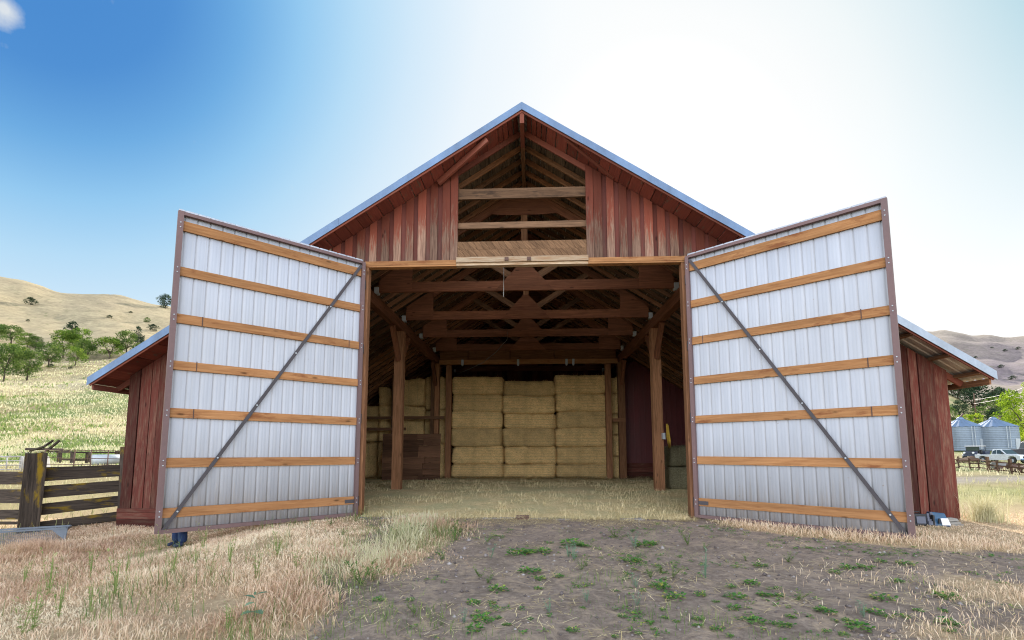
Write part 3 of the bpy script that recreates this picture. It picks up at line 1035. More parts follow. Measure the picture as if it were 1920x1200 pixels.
# right lower roof: purlins and outrigger seen from below
for x in (8.3, 9.15, 9.95, 10.6):
    mb = MB()
    mb.beam((x, RK + 0.03, roofz(x) + 0.012), (x, BB, roofz(x) + 0.012), 0.13, 0.075, jit=0.004)
    part(mb, 'purlin', 'timber_dark')
for sd_ in (-1, 1):
    mb = MB()
    mb.beam((sd_ * (EV - 0.04), RK + 0.05, roofz(EV) - 0.06), (sd_ * (EV - 0.04), BB, roofz(EV) - 0.06), 0.04, 0.14)
    part(mb, 'eave_board', 'timber' if sd_ > 0 else 'red_paint')
k = 0
y = BF + 0.05
while y < BB:
    for sd_ in (-1, 1):
        mb = MB()
        d = 0.085
        far_end = EV - 0.08
        mb.beam((sd_ * 0.06, y, roofz(0.06) - d), (sd_ * far_end, y, roofz(far_end) - d), 0.05, 0.14, jit=0.004)
        part(mb, 'rafter', 'red_paint' if k == 0 else random.choice(('timber', 'timber_dark', 'timber')))
    k += 1
    y += 0.62 + random.uniform(-0.02, 0.02)
mb = MB()
mb.box(-0.055, 0.055, RK + 0.02, BF + 0.35, AP - 0.34, AP + 0.02)
part(mb, 'ridge_beam', 'red_paint')
mb = MB()
mb.box(-0.055, 0.055, BF + 0.352, BB, AP - 0.34, AP + 0.02)
part(mb, 'ridge_beam', 'timber_dark')

# gable: loft opening with rails, wide board, track board, braces
LX0, LX1 = -1.72, 1.66
for z0, z1, m_, dy in ((8.28, 8.56, 'rail_old', 0.05), (7.46, 7.63, 'rail_old', 0.06)):
    mb = MB()
    mb.box(LX0 - 0.05, LX1 + 0.05, BF + dy, BF + dy + 0.07, z0, z1, axis=(1, 0, 0), jit=0.006)
    part(mb, 'loft_rail', m_)
mb = MB()
# diagonal planking in two courses
for z0, z1, sl_ in ((6.62, 6.84, 1), (6.843, 7.06, 1)):
    x = LX0 - 0.1
    while x < LX1 + 0.25:
        x1 = x + 0.16
        a, c = max(x, LX0), min(x1, LX1)
        sh = 0.12 * sl_
        P = [min(max(q, LX0), LX1) for q in (x, x1 - 0.006, x1 - 0.006 - sh, x - sh)]
        if P[1] - P[0] > 0.01 or P[2] - P[3] > 0.01:
            y0 = BF - 0.02
            mb.hexa([(P[0], y0, z0), (P[1], y0, z0), (P[1], BF + 0.02, z0), (P[0], BF + 0.02, z0), (P[3], y0, z1), (P[2], y0, z1), (P[2], BF + 0.02, z1), (P[3], BF + 0.02, z1)], axis=(1, 0, -0.9), r=random.uniform(0.35, 0.75))
        x = x1
part(mb, 'loft_board', 'loft_wood')
mb = MB()
mb.box(LX0 - 0.02, LX1 + 0.03, BF - 0.10, BF - 0.036, 6.47, 6.615, axis=(1, 0, 0), jit=0.004)
tb = part(mb, 'track_board', 'track_wood')
mb = MB()
for x in (-0.42, 0.16):
    mb.box(x - 0.05, x + 0.05, BF - 0.125, BF - 0.102, 6.50, 6.585)
    mb.tube([(x - 0.03, BF - 0.14, 6.50), (x - 0.03, BF - 0.1, 6.50)], 0.018)
    mb.tube([(x + 0.03, BF - 0.14, 6.50), (x + 0.03, BF - 0.1, 6.50)], 0.018)
part(mb, 'track_bracket', 'rust', parent=tb)
for x0, x1 in ((-OP - 0.02, LX0 - 0.022), (LX1 + 0.032, OP + 0.02)):
    mb = MB()
    mb.box(x0, x1, BF - 0.075, BF - 0.037, LT + 0.012, LT + 0.13, axis=(1, 0, 0), jit=0.003)
    mb.box(x0, x1, BF - 0.07, BF + 0.12, LT - 0.03, LT + 0.009, axis=(1, 0, 0), jit=0.003)
    part(mb, 'lintel', 'pine')
mb = MB()
mb.box(LX0 - 0.02, LX1 + 0.03, BF - 0.06, BF + 0.12, LT - 0.02, LT + 0.045, axis=(1, 0, 0), jit=0.003)
part(mb, 'lintel', 'track_wood')
for p, q in (((822, 343), (914, 262)), ((1152, 331), (1060, 256))):
    a, c = atY(*p, BF - 0.09), atY(*q, RK + 0.1)
    mb = MB()
    mb.beam(a, c, 0.07, 0.15, jit=0.004)
    part(mb, 'gable_brace', 'red_paint')
mb = MB()
mb.box(-5.17, -5.09, BF - 0.052, BF - 0.036, 6.50, 7.02, axis=(0, 0, 1), jit=0.004)
part(mb, 'pale_batten', 'track_wood')
# loft side studs
for x in (LX0 - 0.06, LX1 + 0.06):
    mb = MB()
    mb.box(x - 0.05, x + 0.05, BF + 0.035, BF + 0.135, LT + 0.05, roofz(x) - 0.16, axis=(0, 0, 1))
    part(mb, 'stud', 'timber_dark')
# door jambs, sill
for sd_ in (-1, 1):
    mb = MB()
    mb.box(sd_ * 4.11 - 0.055, sd_ * 4.11 + 0.055, BF - 0.06, BF + 0.14, -0.05, LT - 0.035, axis=(0, 0, 1), jit=0.003)
    part(mb, 'door_jamb', 'timber')
    mb = MB()
    mb.box(sd_ * 4.165 - 0.03, sd_ * 4.165 + 0.03, BF - 0.11, BF - 0.062, -0.04, LT + 0.07)
    part(mb, 'jamb_trim', 'frame_brown')
mb = MB()
n = 14
for k in range(n):
    x0, x1 = -4.0 + 8.0 * k / n, -4.0 + 8.0 * (k + 1) / n
    if k in (3, 4, 9, 10, 12, 13):
        continue
    e = random.uniform(-0.06, 0.06)
    mb.box(x0, x1, BF - 0.46 + e, BF + 0.1, -0.14, -0.012 + random.uniform(-0.008, 0.008), jit=0.006)
part(mb, 'sill', 'concrete')

# timber frame inside
XS = 4.8
def deep(z):
    return z
for sd_ in (-1, 1):
    mb = MB()
    mb.box(sd_ * XS - 0.12, sd_ * XS + 0.12, BF + 0.15, 32.0, 6.12, 6.50, axis=(0, 1, 0), jit=0.004)
    part(mb, 'plate_beam', 'timber_red')
    for yy in (18.4, 25.6):
        mb = MB()
        mb.box(sd_ * XS - 0.17, sd_ * XS + 0.17, yy - 0.15, yy + 0.15, 0.0, 6.115, axis=(0, 0, 1), jit=0.006)
        po = part(mb, 'post', 'timber')
        for s2 in (-1, 1):
            mb = MB()
            mb.beam((sd_ * XS, yy + s2 * 0.16, 5.0), (sd_ * XS, yy + s2 * 1.1, 6.1), 0.16, 0.2, jit=0.004)
            part(mb, 'knee_brace', 'timber_red', parent=po)
    # struts to the low roof
TZ = 6.58
for yy in (15.1, 18.45, 21.4, 24.4, 28.0, 31.0):
    tr = None
    y0, y1 = yy - 0.035, yy + 0.035
    mb = MB()
    mb.box(-4.62, 4.62, y0, y1, TZ, TZ + 0.32, axis=(1, 0, 0), jit=0.004)
    tr = part(mb, 'truss', 'timber_red')
    for sd_ in (-1, 1):
        mb = MB()
        mb.beam((sd_ * 0.05, yy, roofz(0.05) - 0.30), (sd_ * 4.55, yy, roofz(4.55) - 0.30), 0.066, 0.26)
        part(mb, 'top_chord', 'timber_red', parent=tr)
        mb = MB()
        mb.beam((sd_ * 0.35, yy, TZ + 0.42), (sd_ * 2.35, yy, roofz(2.35) - 0.42), 0.06, 0.2)
        part(mb, 'web', 'timber_dark', parent=tr)
        mb = MB()
        mb.poly([(sd_ * 4.60, y0 - 0.022, TZ - 0.002), (sd_ * 3.55, y0 - 0.022, TZ - 0.002), (sd_ * 3.55, y0 - 0.022, roofz(3.55) - 0.30), (sd_ * 3.75, y0 - 0.022, roofz(3.75) - 0.18), (sd_ * 4.60, y0 - 0.022, roofz(4.6) - 0.3)][::sd_], (0, 0.02, 0))
        part(mb, 'end_gusset', 'timber_red', parent=tr)
        mb = MB()
        mb.box(sd_ * 4.68 - 0.07, sd_ * 4.68 + 0.07, yy - 0.09, yy + 0.09, TZ - 0.06, TZ + 0.16)
        part(mb, 'hanger', 'box_grey', parent=tr)
    mb = MB()
    mb.box(-0.1, 0.1, y0 + 0.005, y1 - 0.005, TZ + 0.325, AP - 0.36, axis=(0, 0, 1))
    part(mb, 'king_post', 'timber', parent=tr)
    mb = MB()
    mb.poly([(-0.92, y0 - 0.022, TZ - 0.002), (0.92, y0 - 0.022, TZ - 0.002), (0.1, y0 - 0.022, TZ + 0.92), (-0.1, y0 - 0.022, TZ + 0.92)], (0, 0.02, 0))
    part(mb, 'centre_gusset', 'timber_red', parent=tr)
    mb = MB()
    mb.poly([(-1.05, y0 - 0.022, roofz(1.05) - 0.46), (-0.45, y0 - 0.022, roofz(1.05) - 0.50), (0.45, y0 - 0.022, roofz(1.05) - 0.50), (1.05, y0 - 0.022, roofz(1.05) - 0.46), (0.0, y0 - 0.022, roofz(0) - 0.2)], (0, 0.02, 0))
    part(mb, 'apex_gusset', 'timber_red', parent=tr)
# rear doorway frame inside, with its sliding track
YR = 25.6
for sd_ in (-1, 1):
    mb = MB()
    mb.box(sd_ * 4.13 - 0.14, sd_ * 4.13 + 0.14, YR - 0.14, YR + 0.14, 0.0, 6.02, axis=(0, 0, 1), jit=0.005)
    part(mb, 'inner_post', 'timber')
mb = MB()
x = -4.62
for x1 in (-3.1, -0.9, 1.4, 4.62):
    mb.box(x, x1 - 0.05, YR - 0.07, YR + 0.07, 6.33, 6.92, axis=(1, 0, 0))
    x = x1
part(mb, 'header_beam', 'timber')
mb = MB()
mb.box(-4.62, 4.62, YR - 0.2, YR - 0.12, 6.06, 6.30, axis=(1, 0, 0), jit=0.004)
hd = part(mb, 'header_track', 'pine')
for x in (-3.4, -0.5, 2.0, 2.35):
    mb = MB()
    mb.box(x - 0.06, x + 0.06, YR - 0.24, YR - 0.202, 6.02, 6.30)
    mb.tube([(x, YR - 0.25, 6.0), (x, YR - 0.18, 6.0)], 0.05)
    part(mb, 'track_hanger', 'galv_dull', parent=hd)
# left stall: studs, rails and plank bin front
for x, z0 in ((-7.0, 0.1), (-6.55, 2.25), (-4.95, 2.2)):
    mb = MB()
    mb.box(x - 0.09, x + 0.09, YR - 0.25, YR - 0.1, z0, min(roofz(x) - 0.2, 6.0), axis=(0, 0, 1))
    part(mb, 'stall_post', 'timber_dark')
for x0, x1, z, m_ in ((-9.5, -4.3, 3.2, 'timber_dark'), (-9.5, -6.3, 2.62, 'plank_dark')):
    mb = MB()
    mb.box(x0, x1, YR - 0.31, YR - 0.255, z, z + 0.15, axis=(1, 0, 0))
    part(mb, 'stall_rail', m_)
mb = MB()
z = 0.1
while z < 2.2:
    x = -7.15
    for x1 in (random.uniform(-5.6, -5.0), -4.27):
        h_ = 0.286
        yy = 24.2 + random.uniform(-0.012, 0.012)
        mb.box(x, x1 - 0.01, yy, yy + 0.05, z, z + h_ - 0.004, axis=(1, 0, 0), jit=0.012)
        x = x1
    z += 0.29
part(mb, 'bin_planks', 'plank_dark')
# right stall: dark red steel wall on a plank base
mb = MB()
x = 5.05
i = 0
while x < HW - 0.05:
    d = 0.03 if i % 3 == 0 else 0.0
    wd = 0.05 if i % 3 == 0 else 0.11
    x1 = x + wd
    ta, tc_ = min(6.3, roofz(x) - 0.2), min(6.3, roofz(x1) - 0.2)
    mb.hexa([(x, 26.4 - d, 0.95), (x1, 26.4 - d, 0.95), (x1, 26.43, 0.95), (x, 26.43, 0.95), (x, 26.4 - d, ta), (x1, 26.4 - d, tc_), (x1, 26.43, tc_), (x, 26.43, ta)], r=0.5)
    x = x1
    i += 1
part(mb, 'steel_partition', 'rust_wall')
mb = MB()
for z in (0.0, 0.24, 0.48, 0.72):
    mb.box(5.0, HW - 0.05, 26.33, 26.40, z, z + 0.23, axis=(1, 0, 0), jit=0.004)
part(mb, 'partition_base', 'red_low')
mb = MB()
mb.box(4.99, 5.04, 26.30, 26.42, 0.9, 6.1)
part(mb, 'partition_edge', 'galv_dull')
mb = MB()
mb.box(4.3, 4.95, YR - 0.22, YR - 0.16, 3.05, 3.22, axis=(1, 0, 0))
part(mb, 'stall_rail', 'timber')
mb = MB()
mb.box(4.9, 4.99, 18.06, 18.24, 2.0, 2.22)
part(mb, 'outlet_box', 'box_grey')

# ------------------------------------------------------------------ the two tall doors
def make_door(side, ang):
    """inside face of a steel clad door; local u runs from the hinge outwards"""
    W, Z0, Z1 = 4.12, 0.0, 6.50
    hx, hy = side * 4.185, BF - 0.09
    U = Vector((side * math.sin(ang), -math.cos(ang), 0))
    Nn = Vector((-side * math.cos(ang), -math.sin(ang), 0))       # towards the camera side (the inside face of the door)
    if Nn.y > 0:
        Nn = -Nn
    O = Vector((hx, hy, 0))
    def P(u, d, z):
        return O + U * u + Nn * d + Vector((0, 0, z))
    root = MB()
    # corrugated sheet: depth profile along u
    prof = []
    u = 0.02
    pitch = 0.2355
    while u < W - 0.02:
        prof += [(u, 0.0, 0.0), (min(u + 0.05, W - .01), 0.0, 0.0), (min(u + 0.058, W - .01), -0.002, 0.05), (min(u + 0.068, W - .01), 0.0, 0.0), (min(u + 0.115, W - .01), 0.0, 0.0), (min(u + 0.123, W - .01), -0.002, 0.05), (min(u + 0.133, W - .01), 0.0, 0.0), (min(u + 0.188, W - .01), 0.0, 0.2), (min(u + 0.200, W - .01), -0.02, 1.0), (min(u + 0.216, W - .01), -0.02, 1.0), (min(u + 0.228, W - .01), 0.0, 0.2)]
        u += pitch
    vs, fs, rib = [], [], []
    zs = [Z0 + 0.02, 2.2, 4.3, Z1 + 0.085]
    for (uu, dd, rb) in prof:
        for z in zs:
            wob = 0.004 * math.sin(uu * 3.1 + z * 1.3)
            vs.append(P(uu, dd + wob, z))
            rib.append(rb)
    nz_ = len(zs)
    q = [(k * nz_ + j, (k + 1) * nz_ + j, (k + 1) * nz_ + j + 1, k * nz_ + j + 1) for k in range(len(prof) - 1) for j in range(nz_ - 1)]
    me = raw_mesh('sheet', np.array(vs) - np.array([0, BF, 0]), quads=q, mats=[M['white_sheet']], floats={'rib': rib})
    dr = link('door', me, barn)
    dr['label'] = ('left' if side < 0 else 'right') + ' barn door of white corrugated steel with pine rails and a diagonal steel strap'
    md = dr.modifiers.new('thick', 'SOLIDIFY')
    md.thickness = 0.002
    # brown angle frame
    def bar(u0, z0, u1, z1, wd, d0, d1, m_, nm, **k):
        a, c = P(u0, 0, z0), P(u1, 0, z1)
        ax = (c - a).normalized()
        sdv = ax.cross(Nn).normalized() * wd / 2
        mb = MB()
        mb.hexa([a - sdv + Nn * d0, a + sdv + Nn * d0, c + sdv + Nn * d0, c - sdv + Nn * d0, a - sdv + Nn * d1, a + sdv + Nn * d1, c + sdv + Nn * d1, c - sdv + Nn * d1], axis=ax, **k)
        return part(mb, nm, m_, parent=dr)
    bar(0.035, Z0, 0.035, Z1, 0.085, 0.004, 0.095, 'frame_brown', 'frame')
    bar(W - 0.04, Z0, W - 0.04, Z1 + 0.02, 0.1, 0.004, 0.095, 'frame_brown', 'frame')
    bar(0.08, Z1 - 0.02, W - 0.09, Z1 - 0.02, 0.07, 0.004, 0.09, 'frame_brown', 'frame')
    bar(0.08, Z0 + 0.03, W - 0.09, Z0 + 0.03, 0.075, 0.004, 0.09, 'frame_brown', 'frame')
    fr = [0.045, 0.19, 0.34, 0.49, 0.64, 0.793, 0.945]
    for i_, t in enumerate(fr):
        z = Z1 * (1 - t) + random.uniform(-0.015, 0.015)
        rl = bar(0.082, z + random.uniform(-.01, .01), W - 0.095, z + random.uniform(-.01, .01), 0.185 if i_ else 0.21, 0.006, 0.05, 'pine', 'rail', jit=0.004, r=random.uniform(.2, .9))
        # dark joint line / splice nails
        if i_ in (2, 3, 4):
            mb = MB()
            for uu in ((W - 0.55, 0.35) if i_ == 2 else (W - 0.5,)):
                a = P(uu, 0.052, z - 0.1)
                mb.beam(a, a + Vector((0, 0, 0.2)), 0.018, 0.006, up=Nn)
            part(mb, 'splice', 'rust', parent=dr)
        # bolts on the frame at each rail
        for uu in (0.035, W - 0.04):
            for dz in (-0.05, 0.05):
                mb = MB()
                a = P(uu, 0.095, z + dz)
                mb.tube([a, a + Nn * 0.014], 0.013, 6)
                part(mb, 'bolt', 'galv_dull', parent=dr)
    bar(0.09, Z1 - 0.1, W - 0.12, Z0 + 0.05, 0.068, 0.056, 0.075, 'strap', 'brace')
    for t in (0.2, 0.4, 0.6, 0.78, 0.945):
        mb = MB()
        a = P(0.09 + (W - 0.21) * t, 0.075, (Z1 - 0.1) + (Z0 + 0.05 - Z1 + 0.1) * t)
        mb.tube([a, a + Nn * 0.016], 0.018, 6)
        part(mb, 'bolt', 'galv_dull', parent=dr)
    for z in (0.35, 2.4, 4.2, 5.9):
        mb = MB()
        a = P(-0.02, 0.05, z - 0.12)
        mb.tube([a, a + Vector((0, 0, 0.24))], 0.03, 8)
        if z < 1:
            c = P(0.02, 0.055, z)
            mb.beam(c, P(0.32, 0.055, z), 0.012, 0.085, up=(0, 0, 1))
        part(mb, 'hinge', 'strap', parent=dr)
    return dr
make_door(-1, 0.7765)
make_door(1, 0.8275)

# ------------------------------------------------------------------ straw covered barn floor
def floor_z(y):
    return 0.012 + 0.15 * float(sstep(12.4, 18.5, y))
xs = np.linspace(-10.2, 10.2, 70)
ys = np.concatenate([np.linspace(12.12, 20, 40), np.linspace(20.4, 32.9, 32)])
X, Y = np.meshgrid(xs, ys)
Z = 0.012 + 0.15 * sstep(12.4, 18.5, Y) + (vnoise(X, Y, 1.4, 21) - 0.5) * 0.035 * sstep(12.3, 14, Y)
Z = Z - 0.06 * sstep(12.35, 12.05, Y + (vnoise(X, Y, 1.7, 23) - 0.5) * 0.5)
n_, m_ = X.shape
q = [(i * m_ + j, i * m_ + j + 1, (i + 1) * m_ + j + 1, (i + 1) * m_ + j) for i in range(n_ - 1) for j in range(m_ - 1) if Y[i, j] > 12.54 or (X[i, j] > -4.15 and X[i, j + 1] < 4.15)]
me = raw_mesh('floor', np.stack([X, Y, Z], -1).reshape(-1, 3), quads=q, smooth=True)
b = NB('straw_floor')
pos = b.n("ShaderNodeNewGeometry").outputs['Position']
n1 = b.noise(b.vmul(pos, (5, 14, 5)), 2.0, 7, 0.75, 1.0)
n2 = b.noise(pos, 0.7, 5, 0.6)
n3 = b.noise(b.vmul(pos, (3, 7, 3)), 2.2, 5, 0.7)
col = b.ramp(n1, [(0.34, (0.34, 0.24, 0.11)), (0.5, (0.66, 0.51, 0.27)), (0.66, (0.88, 0.72, 0.44))])
col = b.mix(b.mrange(n2, 0.42, 0.62, 0, 0.75), col, (0.42, 0.39, 0.21))
col = b.mix(b.mrange(n3, 0.60, 0.68, 0, 0.8), col, (0.12, 0.09, 0.055))
b.bump(n1, 0.35, 0.03)
me.materials.append(b.done(col, 0.95, 0, 0.1))
tag(link('floor', me), kind='structure', label='straw covered floor of the barn')

# ------------------------------------------------------------------ bales
def bale_mesh(name, lx, ly, lz, m, seed, strands=520, flakes=True, seglen=0.11):
    r = np.random.default_rng(seed)
    bm = bmesh.new()
    bmesh.ops.create_cube(bm, size=1.0)
    bmesh.ops.scale(bm, vec=(lx, ly, lz), verts=bm.verts)
    bmesh.ops.translate(bm, vec=(0, 0, lz / 2), verts=bm.verts)
    for ax, L in ((0, lx), (1, ly), (2, lz)):
        for c in range(1, max(2, int(L / seglen))):
            co = [0, 0, 0]
            no = [0, 0, 0]
            co[ax] = (-L / 2 if ax < 2 else 0) + L * c / max(2, int(L / seglen))
            no[ax] = 1
            bmesh.ops.bisect_plane(bm, geom=bm.verts[:] + bm.edges[:] + bm.faces[:], plane_co=co, plane_no=no)
    C = np.array([v.co[:] for v in bm.verts])
    h = np.array([lx, ly, lz]) / 2
    Q = (C - np.array([0, 0, lz / 2])) / h
    # rounded, slightly slumped block with grooves where the twine bites in
    mx_ = np.abs(Q).max(1, keepdims=True)
    n4 = (np.abs(Q) ** 11).sum(1, keepdims=True) ** (1 / 11)
    Q = Q * (mx_ / n4)
    C2 = Q * h + np.array([0, 0, lz / 2])
    nx = vnoise(C[:, 0] * 1.0 + C[:, 1], C[:, 2] + C[:, 1] * 0.7, 3.2, seed) - 0.5
    nn2 = vnoise(C[:, 0] + 5, C[:, 2] + C[:, 1], 9.0, seed + 3) - 0.5
    C2 += (C2 - np.array([0, 0, lz / 2])) / np.linalg.norm(C2 - np.array([0, 0, lz / 2]), axis=1, keepdims=True) * (nx * 0.11 + nn2 * 0.075)[:, None]
    sag = 0.03 * np.sin(C[:, 0] / lx * math.pi + seed)
    C2[:, 2] += sag * (C[:, 2] / lz)
    C2[:, 1] += (vnoise(C[:, 0] * 0.8, C[:, 2] * 0.2, 1.3, seed + 5) - 0.5) * 0.10
    for v, c in zip(bm.verts, C2):
        v.co = c
    me = bpy.data.meshes.new(name)
    bm.to_mesh(me)
    bm.free()
    nv = len(me.vertices)
    base = np.zeros(nv * 3)
    me.vertices.foreach_get('co', base)
    base = base.reshape(-1, 3)
    faces = [tuple(p.vertices) for p in me.polygons]
    # loose stalks poking out
    V = [base]
    F = list(faces)
    off = nv
    pick = r.integers(0, nv, strands)
    ctr = np.array([0, 0, lz / 2])
    for k in pick:
        p = base[k]
        d = (p - ctr) / h
        d = d / np.linalg.norm(d)
        t = r.normal(size=3) * 0.9 + d * 0.5
        t /= np.linalg.norm(t)
        L = r.uniform(0.05, 0.20)
        s_ = np.cross(t, r.normal(size=3))
        s_ = s_ / np.linalg.norm(s_) * 0.005
        o0 = p + d * 0.004
        V.append(np.array([o0 - s_, o0 + s_, o0 + t * L + d * 0.02]))
        F.append((off, off + 1, off + 2))
        off += 3
    V = np.concatenate(V)
    bpy.data.meshes.remove(me)
    me = bpy.data.meshes.new(name)
    me.from_pydata([tuple(v) for v in V], [], F)
    at = me.attributes.new('rnd', 'FLOAT', 'POINT')
    rv = np.full(len(V), r.random(), np.float32)
    rv[nv:] = 1.0
    at.data.foreach_set('value', rv)
    me.materials.append(M[m])
    sm = np.zeros(len(me.polygons), bool)
    sm[:len(faces)] = True
    me.polygons.foreach_set('use_smooth', sm)
    return me
def bale(loc, dims, m, seed, label, group, rz=0.0, twine_axis=0):
    me = bale_mesh('hay_bale', *dims, m, seed)
    o = link('hay_bale', me, None, loc)
    o.rotation_euler = (0, 0, rz)
    tag(o, label, 'hay bale', group)
    # twine round the bale
    mb = MB()
    lx, ly, lz = dims
    for t in ((-0.36, -0.22, -0.07, 0.07, 0.22, 0.36) if lx > 2 else (-0.2, 0.2)):
        if lx > 2:
            zz = lz / 2 + t * lz * 1.05
            mb.tube([(-lx / 2 - 0.012, -ly / 2 + 0.05, zz), (-lx / 2 + 0.09, -ly / 2 - 0.022, zz), (0, -ly / 2 - 0.03, zz + 0.01), (lx / 2 - 0.09, -ly / 2 - 0.022, zz), (lx / 2 + 0.012, -ly / 2 + 0.05, zz)], 0.004, 4)
        else:
            xx = t * lx
            mb.tube([(xx, -ly / 2 - 0.022, 0.05), (xx, -ly / 2 - 0.03, lz - 0.08), (xx, -ly / 2 + 0.07, lz + 0.008), (xx, ly / 2 - 0.07, lz + 0.008)], 0.004, 4)
    t_ = mb.build('twine', 'twine', None)
    t_.parent = o
    return o
ORD = ['bottom', 'second', 'third', 'fourth', 'fifth', 'top']
lvl = [0.16, 0.88, 1.78, 2.72, 3.60, 4.52]
top = {0: 5.46, 1: 5.22, 2: 5.50}
cxs = {0: (-4.0, -1.33), 1: (-1.27, 1.42), 2: (1.46, 4.15)}
nm = {0: 'left', 1: 'middle', 2: 'right'}
sd0 = 100
for c in range(3):
    for k in range(6):
        z0 = lvl[k] - (0.0 if k == 0 else (0.10 if c == 1 and k > 3 else 0.0))
        z1 = (lvl[k + 1] if k < 5 else top[c]) - (0.10 if c == 1 and 2 < k < 5 else 0.0)
        x0, x1 = cxs[c]
        e = random.uniform(-0.08, 0.08)
        bale(((x0 + x1) / 2 + e * 0.6, 26.45 + e, z0), (x1 - x0 + random.uniform(0.0, 0.09), 1.25, z1 - z0 + 0.035), 'straw_bale', sd0, f'large tan straw bale, {ORD[k]} one of the {nm[c]} stack facing the barn doorway', 'big straw bales stacked in the barn')
        sd0 += 1
# bales on end in the left stall, behind the studs
for c, (x0, x1) in enumerate(((-9.4, -8.0), (-7.97, -6.75), (-6.72, -5.5), (-5.47, -4.3))):
    hmax = [4.1, 4.95, 5.4, 5.5][c]
    zc = 0.15
    k = 0
    while zc < hmax - 0.3:
        z1 = min(zc + (1.9 if c < 3 else 1.78), hmax)
        w_ = 'low on the floor' if k == 0 else ('halfway up' if k == 1 else 'at the very top')
        bale(((x0 + x1) / 2, 26.55, zc), (x1 - x0, 1.2, z1 - zc), 'straw_bale', sd0, f'straw bale in the left stall, {w_}, {["farthest left", "second from left", "third from left", "beside the big stacks"][c]}', 'straw bales in the left stall')
        sd0 += 1
        zc = z1 + 0.005
        k += 1
for k, (z0, z1) in enumerate(((0.15, 1.3), (1.31, 2.4), (2.41, 3.5), (3.51, 4.6), (4.61, 5.4))):
    bale((4.62, 26.6, z0), (0.5, 1.0, z1 - z0), 'straw_bale', sd0, f'narrow slice of a straw bale between two posts right of the stacks, {ORD[k] if k < 4 else "top"} one', 'straw bales between the right posts')
    sd0 += 1
bale((5.85, 19.2, 0.15), (1.15, 0.9, 0.86), 'green_bale', 301, 'dull green hay bale on the floor behind the right post', 'green hay bales behind the right post')
bale((5.88, 19.2, 1.0), (1.12, 0.88, 0.78), 'green_bale', 302, 'dull green hay bale on top of another behind the right post', 'green hay bales behind the right post', 0.03)

# ------------------------------------------------------------------ small things in and at the barn
mb = MB()
mb.tube([atY(951, 622, 21.3), atY(951, 636, 21.3), atY(930, 660, 22.4), atY(905, 680, 23.6), atY(880, 692, 24.6), atY(858, 701, 25.35)], 0.014, 6)
tag(mb.build('cable', 'cable', origin=atY(951, 622, 21.3), smooth=True), 'grey cable drooping from the third truss towards the left inner post', 'cable')
mb = MB()
mb.tube([(-0.55, 13.4, LT + 0.3), (-0.552, 13.4, LT - 0.1), (-0.555, 13.4, 5.85)], 0.008, 5)
tag(mb.build('string', 'white_pipe', origin=(-0.55, 13.4, LT + 0.3)), 'thin pale string hanging under the middle of the lintel', 'string')
mb = MB()
for k in range(4):
    a = k * 0.012
    mb.tube([(5.06 + a, 18.15, 2.55), (5.05 + a + 0.02 * math.sin(k), 18.12, 2.1), (5.1 + a * 1.4, 18.1, 1.70 + 0.04 * math.sin(k * 2)), (5.13 + a * 1.3, 18.12, 1.95), (5.09 + a, 18.15, 2.5)], 0.012, 6)
tag(mb.build('rope', 'yellow_rope', origin=(5.08, 18.15, 2.55), smooth=True), 'yellow rope hanging in a loop from the right post inside the barn', 'rope')
# rusty drop bolt keeper on the sill
mb = MB()
p = atZ(980, 970, 0.0)
mb.box(p.x - 0.16, p.x + 0.16, p.y - 0.05, p.y + 0.05, -0.02, 0.055, jit=0.008)
mb.box(p.x - 0.12, p.x + 0.13, p.y - 0.16, p.y - 0.06, -0.05, 0.012, jit=0.012)
mb.box(p.x - 0.22, p.x - 0.13, p.y - 0.1, p.y - 0.04, -0.04, -0.005, jit=0.01)
tag(mb.build('iron_block', 'rust', origin=(p.x, p.y, 0)), 'small rusty iron block lying on the sill in the middle of the doorway', 'iron block')

# ------------------------------------------------------------------ things at the foot of the right wall
def on_ground(x, y):
    return hit(x, y)[0]
p = on_ground(1733, 986)
t = thing('tool_case', (p.x, p.y, p.z), 'black and grey plastic tool case lying by the right wall', 'tool case')
mb = MB()
mb.box(p.x - 0.24, p.x + 0.03, p.y - 0.05, p.y + 0.2, p.z, p.z + 0.25, jit=0.012)
mb.build('case_body', 'black', t, bevel=0.02)
mb = MB()
mb.hexa([(p.x - 0.20, p.y - 0.085, p.z + 0.05), (p.x - 0.01, p.y - 0.085, p.z + 0.05), (p.x - 0.01, p.y - 0.055, p.z + 0.05), (p.x - 0.2, p.y - 0.055, p.z + 0.05), (p.x - 0.2, p.y - 0.07, p.z + 0.2), (p.x - 0.01, p.y - 0.07, p.z + 0.2), (p.x - 0.01, p.y - 0.055, p.z + 0.2), (p.x - 0.2, p.y - 0.055, p.z + 0.2)])
mb.build('case_lid', 'grey_plastic', t, bevel=0.008)
mb = MB()
for k in range(5):
    mb.box(p.x + 0.05 + 0.005 * k, p.x + 0.13, p.y - 0.07 + k * 0.03, p.y - 0.05 + k * 0.03, p.z + 0.02, p.z + 0.10 + 0.04 * (k % 3), jit=0.006)
mb.tube([(p.x + 0.19, p.y - 0.03, p.z), (p.x + 0.18, p.y, p.z + 0.14), (p.x + 0.185, p.y + 0.05, p.z + 0.27)], 0.035, 8)
mb.tube([(p.x + 0.07, p.y - 0.04, p.z + 0.03), (p.x + 0.08, p.y + 0.0, p.z + 0.26)], 0.028, 8)
mb.build('tool_grip', 'grey_plastic', t)
mb = MB()
mb.tube([(p.x - 0.18, p.y + 0.05, p.z + 0.25), (p.x - 0.16, p.y + 0.04, p.z + 0.29), (p.x - 0.06, p.y + 0.04, p.z + 0.29), (p.x - 0.04, p.y + 0.05, p.z + 0.25)], 0.012, 6)
mb.build('handle', 'black', t)
p = on_ground(1766, 987)
